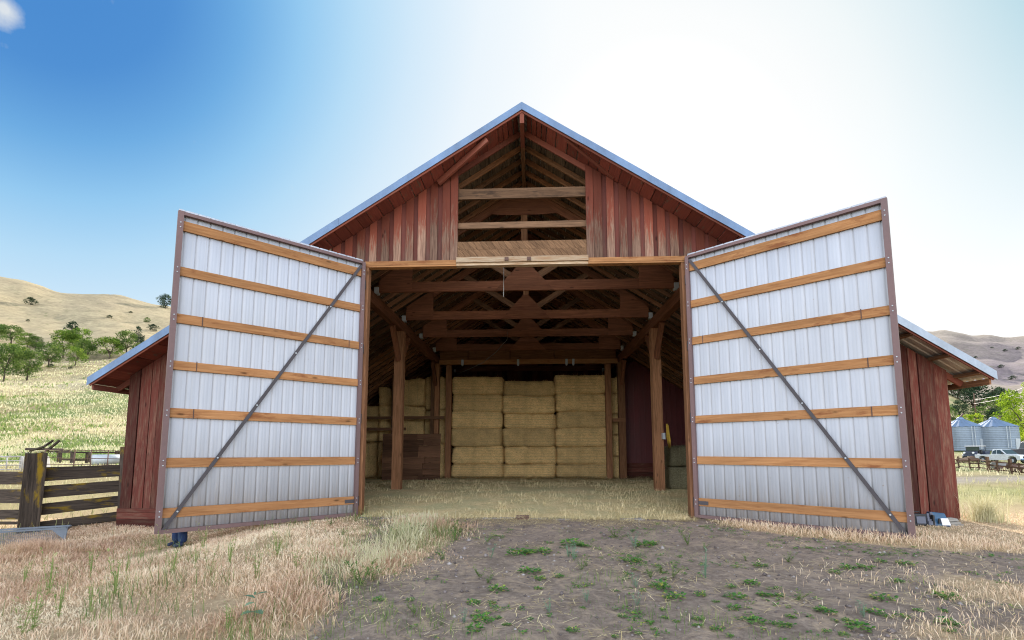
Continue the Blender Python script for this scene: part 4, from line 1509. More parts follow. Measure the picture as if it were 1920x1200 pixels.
t = thing('blue_case', (p.x, p.y, p.z), 'blue plastic case with a white label leaning by the right wall', 'plastic case')
mb = MB()
mb.hexa([(p.x - 0.16, p.y - 0.02, p.z), (p.x + 0.15, p.y - 0.06, p.z), (p.x + 0.17, p.y + 0.16, p.z), (p.x - 0.14, p.y + 0.2, p.z), (p.x - 0.17, p.y + 0.06, p.z + 0.30), (p.x + 0.11, p.y + 0.03, p.z + 0.27), (p.x + 0.13, p.y + 0.2, p.z + 0.26), (p.x - 0.14, p.y + 0.22, p.z + 0.29)])
mb.build('case_body', 'blue_plastic', t, bevel=0.018)
mb = MB()
mb.hexa([(p.x - 0.02, p.y - 0.052, p.z + 0.03), (p.x + 0.135, p.y - 0.072, p.z + 0.03), (p.x + 0.135, p.y - 0.060, p.z + 0.03), (p.x - 0.02, p.y - 0.04, p.z + 0.03), (p.x - 0.02, p.y - 0.012, p.z + 0.17), (p.x + 0.115, p.y - 0.03, p.z + 0.17), (p.x + 0.115, p.y - 0.018, p.z + 0.17), (p.x - 0.02, p.y, p.z + 0.17)])
mb.build('label_sheet', 'label_white', t)
mb = MB()
mb.box(p.x - 0.20, p.x - 0.165, p.y - 0.04, p.y + 0.02, p.z, p.z + 0.24, jit=0.01)
mb.box(p.x - 0.09, p.x - 0.05, p.y - 0.045, p.y - 0.022, p.z + 0.06, p.z + 0.17, jit=0.006)
mb.build('latch', 'black', t)
p = on_ground(1792, 986)
mb = MB()
for k in range(3):
    z = p.z - 0.03 + k * 0.062
    mb.hexa([(p.x - 0.2, p.y - 0.03 * k, z), (p.x + 0.16 - 0.05 * k, p.y - 0.03, z), (p.x + 0.18 - 0.04 * k, p.y + 0.22, z), (p.x - 0.2, p.y + 0.22, z), (p.x - 0.2, p.y - 0.02 * k, z + 0.058), (p.x + 0.14 - 0.05 * k, p.y - 0.02, z + 0.055), (p.x + 0.16 - 0.04 * k, p.y + 0.22, z + 0.058), (p.x - 0.2, p.y + 0.22, z + 0.058)], axis=(1, 0, 0), jit=0.012, r=0.9)
M['grey_block'] = wood('grey_weathered_block', (0.14, 0.125, 0.11), (0.36, 0.33, 0.29), knots=False)
tag(mb.build('wood_block', 'grey_block', origin=p), 'grey split wooden block at the corner of the right wall', 'wood block')
#NEXT
# ------------------------------------------------------------------ plank fence on the left
pf = hit(52, 1000)[0]
pe = hit(230, 984)[0]
t = thing('plank_fence', pf, 'dark weathered plank fence with yellow lichen running to the barn corner', 'fence')
top_z = atY(52, 849, pf.y).z
fdir = (pe - pf)
fdir.z = 0
fdir.normalize()
fn_ = Vector((fdir.y, -fdir.x, 0))
mb = MB()
wpost = 0.40
a = pf - Vector((0, 0, 0.15))
for u0, u1, dz in ((-0.20, 0.012, -0.01), (0.0, 0.20, 0.0)):
    P = [pf + fdir * u0 + fn_ * (0.006 if dz else 0.0), pf + fdir * u1 + fn_ * (0.006 if dz else 0.0), pf + fdir * u1 - fn_ * 0.2, pf + fdir * u0 - fn_ * 0.2]
    mb.hexa([Vector((q.x, q.y, pf.z - 0.15)) for q in P] + [Vector((q.x + 0.02, q.y, top_z + dz)) for q in P], axis=(0, 0, 1), jit=0.005)
mb.build('post', 'fence_wood', t)
mb = MB()
etop = atY(236, 838, pe.y)
ev = (etop - pe)
mb.hexa([pe + Vector((-0.09, -0.08, -0.1)), pe + Vector((0.09, -0.08, -0.1)), pe + Vector((0.09, 0.08, -0.1)), pe + Vector((-0.09, 0.08, -0.1)),
         pe + ev + Vector((-0.09, -0.08, 0)), pe + ev + Vector((0.08, -0.08, 0.02)), pe + ev + Vector((0.08, 0.08, 0.02)), pe + ev + Vector((-0.09, 0.08, 0))], axis=ev, jit=0.008)
mb.hexa([pe + Vector((0.10, -0.1, -0.1)), pe + Vector((0.17, -0.1, -0.1)), pe + Vector((0.17, -0.02, -0.1)), pe + Vector((0.10, -0.02, -0.1)),
         pe + ev + Vector((0.09, -0.1, -0.05)), pe + ev + Vector((0.16, -0.1, -0.05)), pe + ev + Vector((0.16, -0.02, -0.05)), pe + ev + Vector((0.09, -0.02, -0.05))], axis=ev, jit=0.006)
mb.build('post', 'fence_wood', t)
for (yl, yr) in (((877, 904), (871, 892)), ((914, 937), (900, 921)), ((948, 970), (928, 948)), ((983, 999), (958, 975))):
    mb = MB()
    A0, A1 = atY(70, yl[1], pf.y).z, atY(70, yl[0], pf.y).z
    B0, B1 = atY(228, yr[1], pe.y).z, atY(228, yr[0], pe.y).z
    n = 5
    s0, s1 = pf + fdir * 0.05 + fn_ * -0.23, pe - fdir * 0.02 + fn_ * -0.02
    for k in range(1):
        P0, P1 = s0, s1
        mb.hexa([(P0.x, P0.y, A0), (P1.x, P1.y, B0), (P1.x, P1.y + 0.05, B0), (P0.x, P0.y + 0.05, A0), (P0.x, P0.y, A1), (P1.x, P1.y, B1), (P1.x, P1.y + 0.05, B1), (P0.x, P0.y + 0.05, A1)], axis=P1 - P0, jit=0.008)
    mb.build('rail', 'fence_wood', t)
dl = Vector((-1.0, -0.06, 0)).normalized()
for (yt, yb) in ((884, 908), (918, 944), (956, 974), (978, 984), (998, 1016)):
    mb = MB()
    A0, A1 = atY(36, yb, pf.y).z, atY(36, yt, pf.y).z
    P0 = pf + fdir * -0.1 + Vector((0, 0.10, 0))
    P1 = P0 + dl * 2.6
    mb.hexa([(P1.x, P1.y, A0), (P0.x, P0.y, A0), (P0.x, P0.y + 0.05, A0), (P1.x, P1.y + 0.05, A0), (P1.x, P1.y, A1), (P0.x, P0.y, A1), (P0.x, P0.y + 0.05, A1), (P1.x, P1.y + 0.05, A1)], axis=(1, 0, 0), jit=0.008)
    mb.build('rail', 'fence_wood', t)
mb = MB()
P = pf + dl * 2.5
mb.box(P.x - 0.2, P.x + 0.02, P.y, P.y + 0.2, P.z - 0.3, P.z + 1.6, axis=(0, 0, 1), jit=0.01)
mb.build('post', 'fence_wood', t)

# galvanised wire mesh tray lying in the grass
pr = hit(122, 1014)[0]
pl = hit(-60, 1030)[0]
d = (pl - pr)
d.z = 0
L = d.length
d.normalize()
nb = Vector((d.y, -d.x, 0))
if nb.y < 0:
    nb = -nb
t = thing('mesh_tray', pr, 'low galvanised tray with wire mesh sides lying in the grass by the plank fence', 'mesh tray')
zr = atY(125, 990, pr.y).z
H = max(0.2, zr - pr.z)
mb = MB()
mb.beam(pr + Vector((0, 0, H)), pr + d * L + Vector((0, 0, H)), 0.05, 0.035)
mb.beam(pr + nb * 0.4 + Vector((0, 0, H)), pr + nb * 0.4 + d * L + Vector((0, 0, H)), 0.05, 0.035)
mb.beam(pr + Vector((0, 0, H - 0.01)), pr + nb * 0.4 + Vector((0, 0, H - 0.01)), 0.05, 0.035)
mb.build('rim', 'tray_metal', t)
mb = MB()
k = 0.0
while k < L:
    mb.beam(pr + d * k + Vector((0, 0, 0)), pr + d * k + Vector((0, 0, H)), 0.004, 0.004, up=(0, 1, 0))
    k += 0.03
z = 0.02
while z < H:
    mb.beam(pr + Vector((0, 0, z)), pr + d * L + Vector((0, 0, z)), 0.004, 0.004)
    mb.beam(pr + nb * 0.4 + Vector((0, 0, z)), pr + nb * 0.4 + d * L + Vector((0, 0, z)), 0.004, 0.004)
    z += 0.03
mb.build('wire_mesh', 'tray_metal', t)
mb = MB()
mb.poly([pr + Vector((-0.02, -0.03, H)) + d * 0.22, pr + Vector((-0.02, -0.03, H)) - d * 0.06, pr + Vector((0, -0.03, 0)) - d * 0.02], (0, 0.012, 0))
mb.build('corner_plate', 'tray_metal', t)

# ------------------------------------------------------------------ person behind the left door (only the lower legs show under it)
def skin_body(name, joints, edges, radii, m, parent, sub=2):
    me = bpy.data.meshes.new(name)
    me.from_pydata(joints, edges, [])
    o = bpy.data.objects.new(name, me)
    COL.objects.link(o)
    o.parent = parent
    md = o.modifiers.new('skin', 'SKIN')
    lay = me.skin_vertices[0].data if me.skin_vertices else None
    if lay is None:
        bm = bmesh.new()
        bm.from_mesh(me)
        bm.verts.layers.skin.verify()
        bm.to_mesh(me)
        bm.free()
        lay = me.skin_vertices[0].data
    for i, r in enumerate(radii):
        lay[i].radius = (r, r) if not isinstance(r, tuple) else r
    lay[0].use_root = True
    md.use_smooth_shade = True
    s = o.modifiers.new('sub', 'SUBSURF')
    s.levels = sub
    s.render_levels = sub
    me.materials.append(M[m])
    return o
px_, py_ = -7.02, 10.10
pz = gz(px_, py_)
per = thing('person', (px_, py_, pz), 'person in dark blue jeans standing behind the left door, only the lower legs showing', 'person')
per.rotation_euler = (0, 0, rad(-28))
J = [(0, 0, 0.95), (0, 0.01, 1.12), (0, 0.0, 1.32), (0, 0.0, 1.46), (0, -0.01, 1.54), (0, -0.03, 1.62), (0, -0.035, 1.70),
     (0.1, 0, 0.90), (0.11, -0.02, 0.50), (0.115, 0.01, 0.09),
     (-0.1, 0, 0.90), (-0.11, -0.02, 0.50), (-0.115, 0.01, 0.09),
     (0.18, 0, 1.42), (0.23, 0.02, 1.14), (0.22, -0.08, 0.90), (-0.18, 0, 1.42), (-0.23, 0.02, 1.14), (-0.22, -0.08, 0.90)]
E_ = [(0, 1), (1, 2), (2, 3), (3, 4), (4, 5), (5, 6), (0, 7), (7, 8), (8, 9), (0, 10), (10, 11), (11, 12), (3, 13), (13, 14), (14, 15), (3, 16), (16, 17), (17, 18)]
Rd = [0.13, 0.125, 0.145, 0.09, 0.055, 0.085, 0.075, 0.095, 0.062, 0.045, 0.095, 0.062, 0.045, 0.058, 0.045, 0.03, 0.058, 0.045, 0.03]
skin_body('body', J, E_, Rd, 'skin', per)
def hand(s):
    J = [(s * 0.22, -0.085, 0.89), (s * 0.22, -0.105, 0.82)]
    E2 = [(0, 1)]
    Rr_ = [0.026, 0.03]
    for k, (dx, ln) in enumerate(((-0.028, 0.07), (-0.009, 0.08), (0.01, 0.075), (0.028, 0.058))):
        i = len(J)
        J += [(s * 0.22 + dx * 0.4, -0.11 + dx, 0.80), (s * 0.22 + dx * 0.4, -0.115 + dx, 0.80 - ln * 0.5), (s * 0.215, -0.105 + dx, 0.80 - ln)]
        E2 += [(1, i), (i, i + 1), (i + 1, i + 2)]
        Rr_ += [0.010, 0.009, 0.008]
    i = len(J)
    J += [(s * 0.2, -0.13, 0.84), (s * 0.195, -0.15, 0.80)]
    E2 += [(0, i), (i, i + 1)]
    Rr_ += [0.011, 0.009]
    skin_body('hand', J, E2, Rr_, 'skin', per, 1)
hand(1)
hand(-1)
J = [(0, 0, 0.96), (0.1, 0, 0.90), (0.112, -0.02, 0.50), (0.115, 0.012, 0.06), (-0.1, 0, 0.90), (-0.112, -0.02, 0.50), (-0.115, 0.012, 0.06)]
skin_body('jeans', J, [(0, 1), (1, 2), (2, 3), (0, 4), (4, 5), (5, 6)], [0.155, 0.115, 0.085, 0.095, 0.115, 0.085, 0.095], 'denim', per)
J = [(0, 0.005, 0.98), (0, 0.01, 1.15), (0, 0, 1.33), (0, 0, 1.45), (0.18, 0, 1.42), (0.23, 0.02, 1.14), (0.222, -0.06, 0.95), (-0.18, 0, 1.42), (-0.23, 0.02, 1.14), (-0.222, -0.06, 0.95)]
skin_body('shirt', J, [(0, 1), (1, 2), (2, 3), (3, 4), (4, 5), (5, 6), (3, 7), (7, 8), (8, 9)], [0.152, 0.148, 0.165, 0.10, 0.074, 0.06, 0.045, 0.074, 0.06, 0.045], 'shirt', per)
J = [(0, 0.0, 1.74), (0, 0.03, 1.68), (0, 0.045, 1.62)]
skin_body('hair', J, [(0, 1), (1, 2)], [0.07, 0.085, 0.06], 'hair', per)
for s in (-1, 1):
    skin_body('boot', [(s * 0.115, 0.03, 0.06), (s * 0.118, -0.08, 0.045), (s * 0.122, -0.17, 0.035)], [(0, 1), (1, 2)], [0.05, 0.045, 0.035], 'boot', per)
    mb = MB()
    mb.lathe([(0.001, -0.012), (0.009, -0.008), (0.012, 0.0), (0.009, 0.008), (0.001, 0.012)], (s * 0.033, -0.112, 1.66), 8)
    o = mb.build('eye', 'eye_white', None, smooth=True)
    o.parent = per
mb = MB()
mb.hexa([(-0.018, -0.11, 1.615), (0.018, -0.11, 1.615), (0.014, -0.095, 1.615), (-0.014, -0.095, 1.615), (-0.007, -0.115, 1.655), (0.007, -0.115, 1.655), (0.007, -0.1, 1.655), (-0.007, -0.1, 1.655)])
o = mb.build('nose', 'skin', None, bevel=0.004)
o.parent = per

# ------------------------------------------------------------------ grass, straw and weeds
def blades(name, X, Y, H, wd, m, lean=0.35, head=0.0, rnd=None, zfun=None, seg=3, curl=0.5):
    n = len(X)
    X, Y = np.asarray(X), np.asarray(Y)
    Z = ground_z(X, Y) if zfun is None else zfun(X, Y)
    Z = Z - 0.015
    th = rng.uniform(0, 2 * np.pi, n)
    ln = np.abs(rng.normal(0, lean, n))
    fa = rng.uniform(0, np.pi, n)
    V, T = [], []
    for s in range(seg + 1):
        t = s / seg
        off = H * ln * (t ** (1 + curl * 1.4))
        px2 = X + np.cos(th) * off
        py2 = Y + np.sin(th) * off
        pz2 = Z + H * t * np.sqrt(np.clip(1 - 0.45 * (ln * t) ** 2, 0.15, 1))
        if head > 0:
            wv = wd * (0.55 + (head * 1.3 if 0.6 < t < 0.99 else 0)) * (1 if t < 0.99 else 0.35)
        else:
            wv = wd * (1 - 0.85 * t)
        sx, sy = np.cos(fa) * wv / 2, np.sin(fa) * wv / 2
        V.append(np.stack([px2 - sx, py2 - sy, pz2], -1))
        V.append(np.stack([px2 + sx, py2 + sy, pz2], -1))
        T += [np.full(n, t), np.full(n, t)]
    k = 2 * (seg + 1)
    V = np.stack(V, 1).reshape(-1, 3)
    T = np.stack(T, 1).reshape(-1)
    b0 = (np.arange(n) * k)[:, None]
    Q = []
    for s in range(seg):
        Q.append(np.concatenate([b0 + 2 * s, b0 + 2 * s + 1, b0 + 2 * s + 3, b0 + 2 * s + 2], 1))
    Q = np.stack(Q, 1).reshape(-1, 4)
    r = rng.uniform(0, 1, n) if rnd is None else rnd
    return raw_mesh(name, V, quads=Q, mats=[M[m]], floats={'rnd': np.repeat(r, k), 'tt': T})
def scatter(n, x0, x1, y0, y1, mask):
    X, Y = rng.uniform(x0, x1, n), rng.uniform(y0, y1, n)
    keep = rng.uniform(0, 1, n) < mask(X, Y)
    return X[keep], Y[keep]
def in_barn(x, y):
    return (np.abs(x) < 10.42) & (y > 12.38) & (y < 33.3)
def door_clear(x, y):
    return ~((np.abs(x) < 4.1) & (y > 12.0)) & ~in_barn(x, y)
# dry grass, left foreground and beside the barn
def mleft(x, y):
    return straw_mask(x, y) * door_clear(x, y) * (np.hypot((x + 6.85) / 0.55, (y - 9.45) / 0.7) > 1) * np.where(x < -0.5, 1, 0) * np.clip(0.5 + (vnoise(x, y, 1.6, 31) - 0.35) * 1.5, 0.08, 1)
X, Y = scatter(250000, -14, -0.6, 3.2, 13.6, mleft)
hmap = 0.05 + 0.16 * np.clip(vnoise(X, Y, 0.8, 33) * 1.3 - 0.15, 0.05, 1)
hh_ = hmap * rng.uniform(0.5, 1.15, len(X))
hh_ *= 1 - 0.45 * sstep(-6.5, -8.5, X) * sstep(9, 10.5, Y)
me = blades('dry_grass', X, Y, hh_, 0.0038 * (0.6 + 0.07 * Y), 'dry_grass', 0.80, 1.6, rnd=np.clip(rng.normal(0.5, 0.24, len(X)) + (vnoise(X, Y, 0.5, 35) - 0.5) * 0.9 + (vnoise(X, Y, 2.1, 36) - 0.5) * 0.6, 0, 1))
tag(link('dry_grass', me), 'dry pinkish straw grass covering the left foreground', 'grass', kind='stuff')
# golden straw under the right door
def mright(x, y):
    return straw_mask(x, y) * door_clear(x, y) * np.where(x > 1.5, 1, 0) * np.clip(0.5 + (vnoise(x, y, 1.6, 41) - 0.35) * 1.3, 0.1, 1)
X, Y = scatter(90000, 2.0, 13.5, 3.2, 13.4, mright)
dens = np.clip(vnoise(X, Y, 1.2, 43), 0.2, 1)
hh_ = (0.06 + 0.17 * dens) * rng.uniform(0.4, 1.1, len(X)) * np.where(Y < 8.3, 0.85, 1) * (1 - 0.5 * sstep(7.6, 8.8, X))
me = blades('straw_grass', X, Y, hh_, 0.0055 * (0.6 + 0.05 * Y), 'dry_grass', 0.65, 1.0, rnd=np.clip(rng.normal(0.55, 0.2, len(X)), 0, 1))
tag(link('straw_grass', me), 'short golden straw grass under the right door and along the right wall', 'grass', kind='stuff')
# pale tall grass strip in the middle
def mstrip(x, y):
    c = np.interp(y, [6, 8, 9.5, 11.5], [-2.45, -2.25, -2.05, -2.35])
    return np.exp(-((x - c) / 0.42) ** 2) * sstep(6.4, 7.4, y) * sstep(11.9, 10.9, y)
X, Y = scatter(12000, -4, 0.2, 6, 12, mstrip)
hh_ = (0.14 + 0.26 * vnoise(X, Y, 2.2, 45)) * rng.uniform(0.5, 1.1, len(X))
me = blades('pale_grass', X, Y, hh_, 0.0055, 'pale_grass', 0.5, 1.3, rnd=np.clip(rng.normal(0.82, 0.2, len(X)), 0, 1))
tag(link('pale_grass', me), 'tall pale seeding grass in a strip left of the middle of the drive', 'grass', kind='stuff')
# green grass and stalks mixed in
def mgreen(x, y):
    edge = np.interp(y, [3, 5.0, 7.0, 9.0, 10.2, 11.2, 12.3], [-1.75, -2.05, -2.5, -2.6, -3.0, -3.6, -4.0])
    n = vnoise(x, y, 1.3, 51)
    return (np.exp(-((x - edge - 0.15) / 0.55) ** 2) * 0.55 * np.clip(n * 2 - 0.5, 0, 1) + 0.42 * np.clip(vnoise(x, y, 1.9, 52) * 2.6 - 1.6, 0, 1) * (x < edge) + 0.75 * np.clip(vnoise(x, y, 1.2, 53) * 3 - 1.75, 0, 1) * (x > edge) * (y < 11)) * door_clear(x, y)
X, Y = scatter(80000, -12, 9, 3.2, 12.0, mgreen)
hh_ = np.where(vnoise(X, Y, 1.9, 52) > 0.62, rng.uniform(0.15, 0.42, len(X)), rng.uniform(0.04, 0.16, len(X))) * np.where(X > -1.2, 0.38, 1)
me = blades('green_grass', X, Y, hh_, 0.008, 'green_grass', 0.4, 0.0, rnd=np.clip(rng.normal(0.5, 0.25, len(X)), 0, 1))
tag(link('green_grass', me), 'thin green grass growing through the straw and the bare dirt', 'grass', kind='stuff')
# sunlit meadow beside and behind the barn
def mfar(x, y):
    r = np.hypot(x, y)
    return sstep(10, 12, np.maximum(np.abs(x), y)) * ~in_barn(x, y) * np.clip(0.35 + vnoise(x, y, 0.5, 61), 0, 1) * np.clip(1.3 - r / 75, 0.12, 1) * (1 - 0.9 * np.exp(-((y - (24.5 + (x - 21) * 0.14)) / 1.9) ** 4) * (x > 10))
Xs, Ys = [], []
for xa, xb in ((-70, -10.6), (10.6, 66)):
    X, Y = scatter(42000, xa, xb, 9, 62, mfar)
    az = np.arctan2(X - CAMX, Y)
    k = ((az > -0.92) & (az < -0.55)) | ((az > 0.6) & (az < 0.83))
    Xs.append(X[k])
    Ys.append(Y[k])
X, Y = np.concatenate(Xs), np.concatenate(Ys)
r_ = np.hypot(X, Y)
me = blades('meadow_grass', X, Y, (0.12 + 0.22 * vnoise(X, Y, 0.3, 63)) * rng.uniform(0.5, 1.2, len(X)), 0.012 + 0.0010 * r_, 'pale_grass', 0.5, 0.3, seg=2, rnd=np.clip(vnoise(X, Y, 0.12, 64) * 1.1 + rng.normal(0, 0.15, len(X)), 0, 1))
tag(link('meadow_grass', me), 'sunlit pale meadow grass behind the fence and beyond the barn', 'grass', kind='stuff')
# tussocks on the left field and hillside
def mfield(x, y):
    r = np.hypot(x - CAMX, y)
    az = np.arctan2(x - CAMX, y)
    return (az > -0.86) & (az < -0.60) & (r > 50) & (r < 300)
th = rng.uniform(-0.87, -0.60, 26000)
rr = np.exp(rng.uniform(math.log(50), math.log(300), 26000))
X, Y = CAMX + np.sin(th) * rr, np.cos(th) * rr
tn = vnoise(X, Y * 0.5, 0.11, 81) * 0.6 + vnoise(X, Y, 0.4, 82) * 0.4 + rng.normal(0, 0.08, len(X)) + 0.17 * np.exp(-((rr - 78) / 20) ** 2)
g_ = tn > 0.66
me = blades('field_tussocks', X[~g_], Y[~g_], 0.25 + 0.0012 * rr[~g_] * rng.uniform(0.5, 1.5, int((~g_).sum())), 0.10 + 0.0012 * rr[~g_], 'pale_grass', 0.6, 0.2, seg=2, rnd=np.clip(rng.normal(0.8, 0.2, int((~g_).sum())), 0, 1))
tag(link('field_tussocks', me), 'pale dry tussocks over the sunlit left field', 'grass', kind='stuff')
me = blades('field_greenery', X[g_], Y[g_], 0.3 + 0.0014 * rr[g_] * rng.uniform(0.5, 1.5, int(g_.sum())), 0.14 + 0.0016 * rr[g_], 'green_grass', 0.6, 0.2, seg=2, rnd=np.clip(rng.normal(0.7, 0.25, int(g_.sum())), 0, 1))
tag(link('field_greenery', me), 'green growth in streaks over the left field', 'plants', kind='stuff')
X, Y = [], []
# loose straw on the barn floor and on the dirt
def flat_bits(name, X, Y, zf, L, wd, m, label):
    n = len(X)
    th = rng.uniform(0, np.pi, n)
    Z = zf(X, Y) + rng.uniform(0.004, 0.03, n)
    dx, dy = np.cos(th) * L / 2, np.sin(th) * L / 2
    ux, uy = -np.sin(th) * wd / 2, np.cos(th) * wd / 2
    tz = rng.normal(0, 0.15, n) * L / 2
    V = np.stack([np.stack([X - dx - ux, Y - dy - uy, Z - tz], -1), np.stack([X - dx + ux, Y - dy + uy, Z - tz], -1), np.stack([X + dx + ux, Y + dy + uy, Z + tz], -1), np.stack([X + dx - ux, Y + dy - uy, Z + tz], -1)], 1).reshape(-1, 3)
    Q = np.arange(4 * n).reshape(-1, 4)
    me = raw_mesh(name, V, quads=Q, mats=[M[m]], floats={'rnd': np.repeat(rng.uniform(0, 1, n), 4), 'tt': np.zeros(4 * n)})
    return tag(link(name, me), label, 'straw', kind='stuff')
n = 30000
X, Y = rng.uniform(-9, 9, n), 12.1 + rng.uniform(0, 1, n) ** 1.5 * 13
flat_bits('loose_straw', X, Y, lambda x, y: 0.012 + 0.15 * sstep(12.4, 18.5, y) - 0.05 * sstep(12.4, 12.1, y), rng.uniform(0.06, 0.22, n), 0.008, 'straw_bits', 'loose straw scattered over the barn floor')
n = 24000
X, Y = rng.uniform(-3.4, 9, n), np.where(rng.uniform(0, 1, n) < 0.5, 12.25 - np.abs(rng.normal(0, 0.6, n)), rng.uniform(3.4, 12.2, n))
k = ((Y > 11.2) & (np.abs(X) < 4.1) & (vnoise(X, Y, 1.2, 75) > 0.35)) | (vnoise(X, Y, 1.7, 71) * 0.65 + vnoise(X, Y, 4.1, 72) * 0.35 > 0.52) & door_clear(X, Y)
flat_bits('straw_litter', X[k], Y[k], lambda x, y: ground_z(x, y), rng.uniform(0.04, 0.16, int(k.sum())), 0.006, 'straw_bits', 'bits of dry straw littering the bare dirt drive')
n = 42000
X = rng.uniform(-9.5, 9.5, n)
Y = 12.0 + rng.uniform(0, 1, n) ** 1.7 * 12
k = (vnoise(X, Y, 0.8, 101) * 0.6 + vnoise(X, Y, 2.4, 102) * 0.4 > 0.42) & ((Y > 12.56) | (np.abs(X) < 4.0))
X, Y = X[k], Y[k]
me = blades('floor_straw', X, Y, rng.uniform(0.05, 0.16, len(X)), 0.008 + 0.0006 * (Y - 12), 'straw_bits', 1.6, 0.0, zfun=lambda x, y: np.where(y > 12.3, 0.015 + 0.15 * sstep(12.4, 18.5, y), ground_z(x, y) + 0.02))
tag(link('floor_straw', me), 'tufts of loose straw heaped unevenly on the barn floor', 'straw', kind='stuff')
n = 9000
X = rng.uniform(-9, 9, n)
Y = 25.75 - np.abs(rng.normal(0, 0.45, n))
flat_bits('spilled_hay', X, Y, lambda x, y: np.full(len(x), 0.165) + np.clip(0.16 - 0.3 * (25.75 - y), 0, 1) * rng.uniform(0, 1, len(x)), rng.uniform(0.08, 0.25, n), 0.014, 'straw_bits', 'loose hay spilled along the foot of the straw stacks')
# pebbles and clods on the dirt
n = 2600
X, Y = rng.uniform(-3, 8.5, n), rng.uniform(3.5, 12, n)
k = (straw_mask(X, Y) < 0.35)
X, Y = X[k], Y[k]
n = len(X)
S = rng.gamma(1.6, 0.006, n) + 0.005
oc = np.array([(1, 0, 0), (-1, 0, 0), (0, 1, 0), (0, -1, 0), (0, 0, 0.7), (0, 0, -0.7)], float)
V = (oc[None] * S[:, None, None] * rng.uniform(0.6, 1.3, (n, 6, 1)) + np.stack([X, Y, ground_z(X, Y) + S * 0.3], -1)[:, None]).reshape(-1, 3)
tri = np.array([(0, 2, 4), (2, 1, 4), (1, 3, 4), (3, 0, 4), (2, 0, 5), (1, 2, 5), (3, 1, 5), (0, 3, 5)])
TR = (np.arange(n)[:, None, None] * 6 + tri[None]).reshape(-1, 3)
b = NB('pebble_stone')
cc = b.ramp(b.attr('rnd').outputs['Fac'], [(0, (0.10, 0.08, 0.075)), (0.6, (0.19, 0.155, 0.145)), (1, (0.36, 0.32, 0.30))])
me = raw_mesh('pebbles', V, tris=TR, mats=[b.done(cc, 0.95, 0, 0.1)], floats={'rnd': np.repeat(rng.uniform(0, 1, n), 6)})
tag(link('pebbles', me), 'small stones and clods scattered over the bare dirt drive', 'stones', kind='stuff')

# weeds: one of each kind, then copies
def leaf_mesh(name, leaves, m):
    """leaves: list of (base, dir, length, width, droop, rnd)"""
    V, F, T, Rn = [], [], [], []
    for (bs, d, L, wd, dr, r) in leaves:
        bs, d = np.array(bs, float), np.array(d, float)
        d = d / np.linalg.norm(d)
        s = np.cross(d, [0, 0, 1.0])
        s = s / (np.linalg.norm(s) + 1e-6)
        i = len(V)
        for t, ww in ((0, 0.25), (0.35, 1.0), (0.7, 0.8), (1.0, 0.05)):
            c = bs + d * L * t + np.array([0, 0, -dr * L * t * t])
            V += [c - s * wd * ww / 2 + np.array([0, 0, wd * 0.12 * ww]), c, c + s * wd * ww / 2 + np.array([0, 0, wd * 0.12 * ww])]
            T += [t] * 3
            Rn += [r] * 3
        for k in range(3):
            a = i + 3 * k
            F += [(a, a + 1, a + 4, a + 3), (a + 1, a + 2, a + 5, a + 4)]
    return raw_mesh(name, np.array(V), quads=np.array(F), mats=[M[m]], floats={'rnd': Rn, 'tt': T})
def rosette(seed, R_=0.15, n=60):
    r = random.Random(seed)
    out = []
    for k in range(n):
        a = r.uniform(0, 2 * math.pi)
        d = r.uniform(0, 1) ** 0.7 * R_
        e = r.uniform(0.1, 0.8)
        out.append(((math.cos(a) * d * 0.8, math.sin(a) * d * 0.8, r.uniform(0.005, 0.05)), (math.cos(a + r.uniform(-.6, .6)), math.sin(a + r.uniform(-.6, .6)), e), r.uniform(0.03, 0.065), r.uniform(0.025, 0.045), 0.3, min(1, max(0, r.gauss(0.5, 0.28)))))
    return out
def upright(seed, Hh, n=60, sp=0.1):
    r = random.Random(seed)
    out = []
    stems = [(r.uniform(-sp, sp), r.uniform(-sp, sp), r.uniform(0.6, 1) * Hh) for _ in range(5)]
    for k in range(n):
        sx, sy, sh = r.choice(stems)
        z = r.uniform(0.05, 1) * sh
        a = r.uniform(0, 2 * math.pi)
        out.append(((sx * z / sh, sy * z / sh, z), (math.cos(a), math.sin(a), r.uniform(0.2, 1.2)), r.uniform(0.03, 0.07), r.uniform(0.008, 0.018), 0.3, r.random()))
    for sx, sy, sh in stems:
        out.append(((0, 0, 0), (sx / sh, sy / sh, 1), sh, 0.010, 0, 0.3))
    return out
def weed_proto(name, leaves, m):
    return leaf_mesh(name, leaves, m)
ros = [weed_proto('broadleaf_weed', rosette(k), 'weed_leaf') for k in range(5)]
upr = [weed_proto('upright_weed', upright(k + 20, 0.28), 'grey_leaf') for k in range(3)]
ygr = [weed_proto('grass_weed', upright(k + 40, 0.22, 90, 0.16), 'green_grass') for k in range(3)]
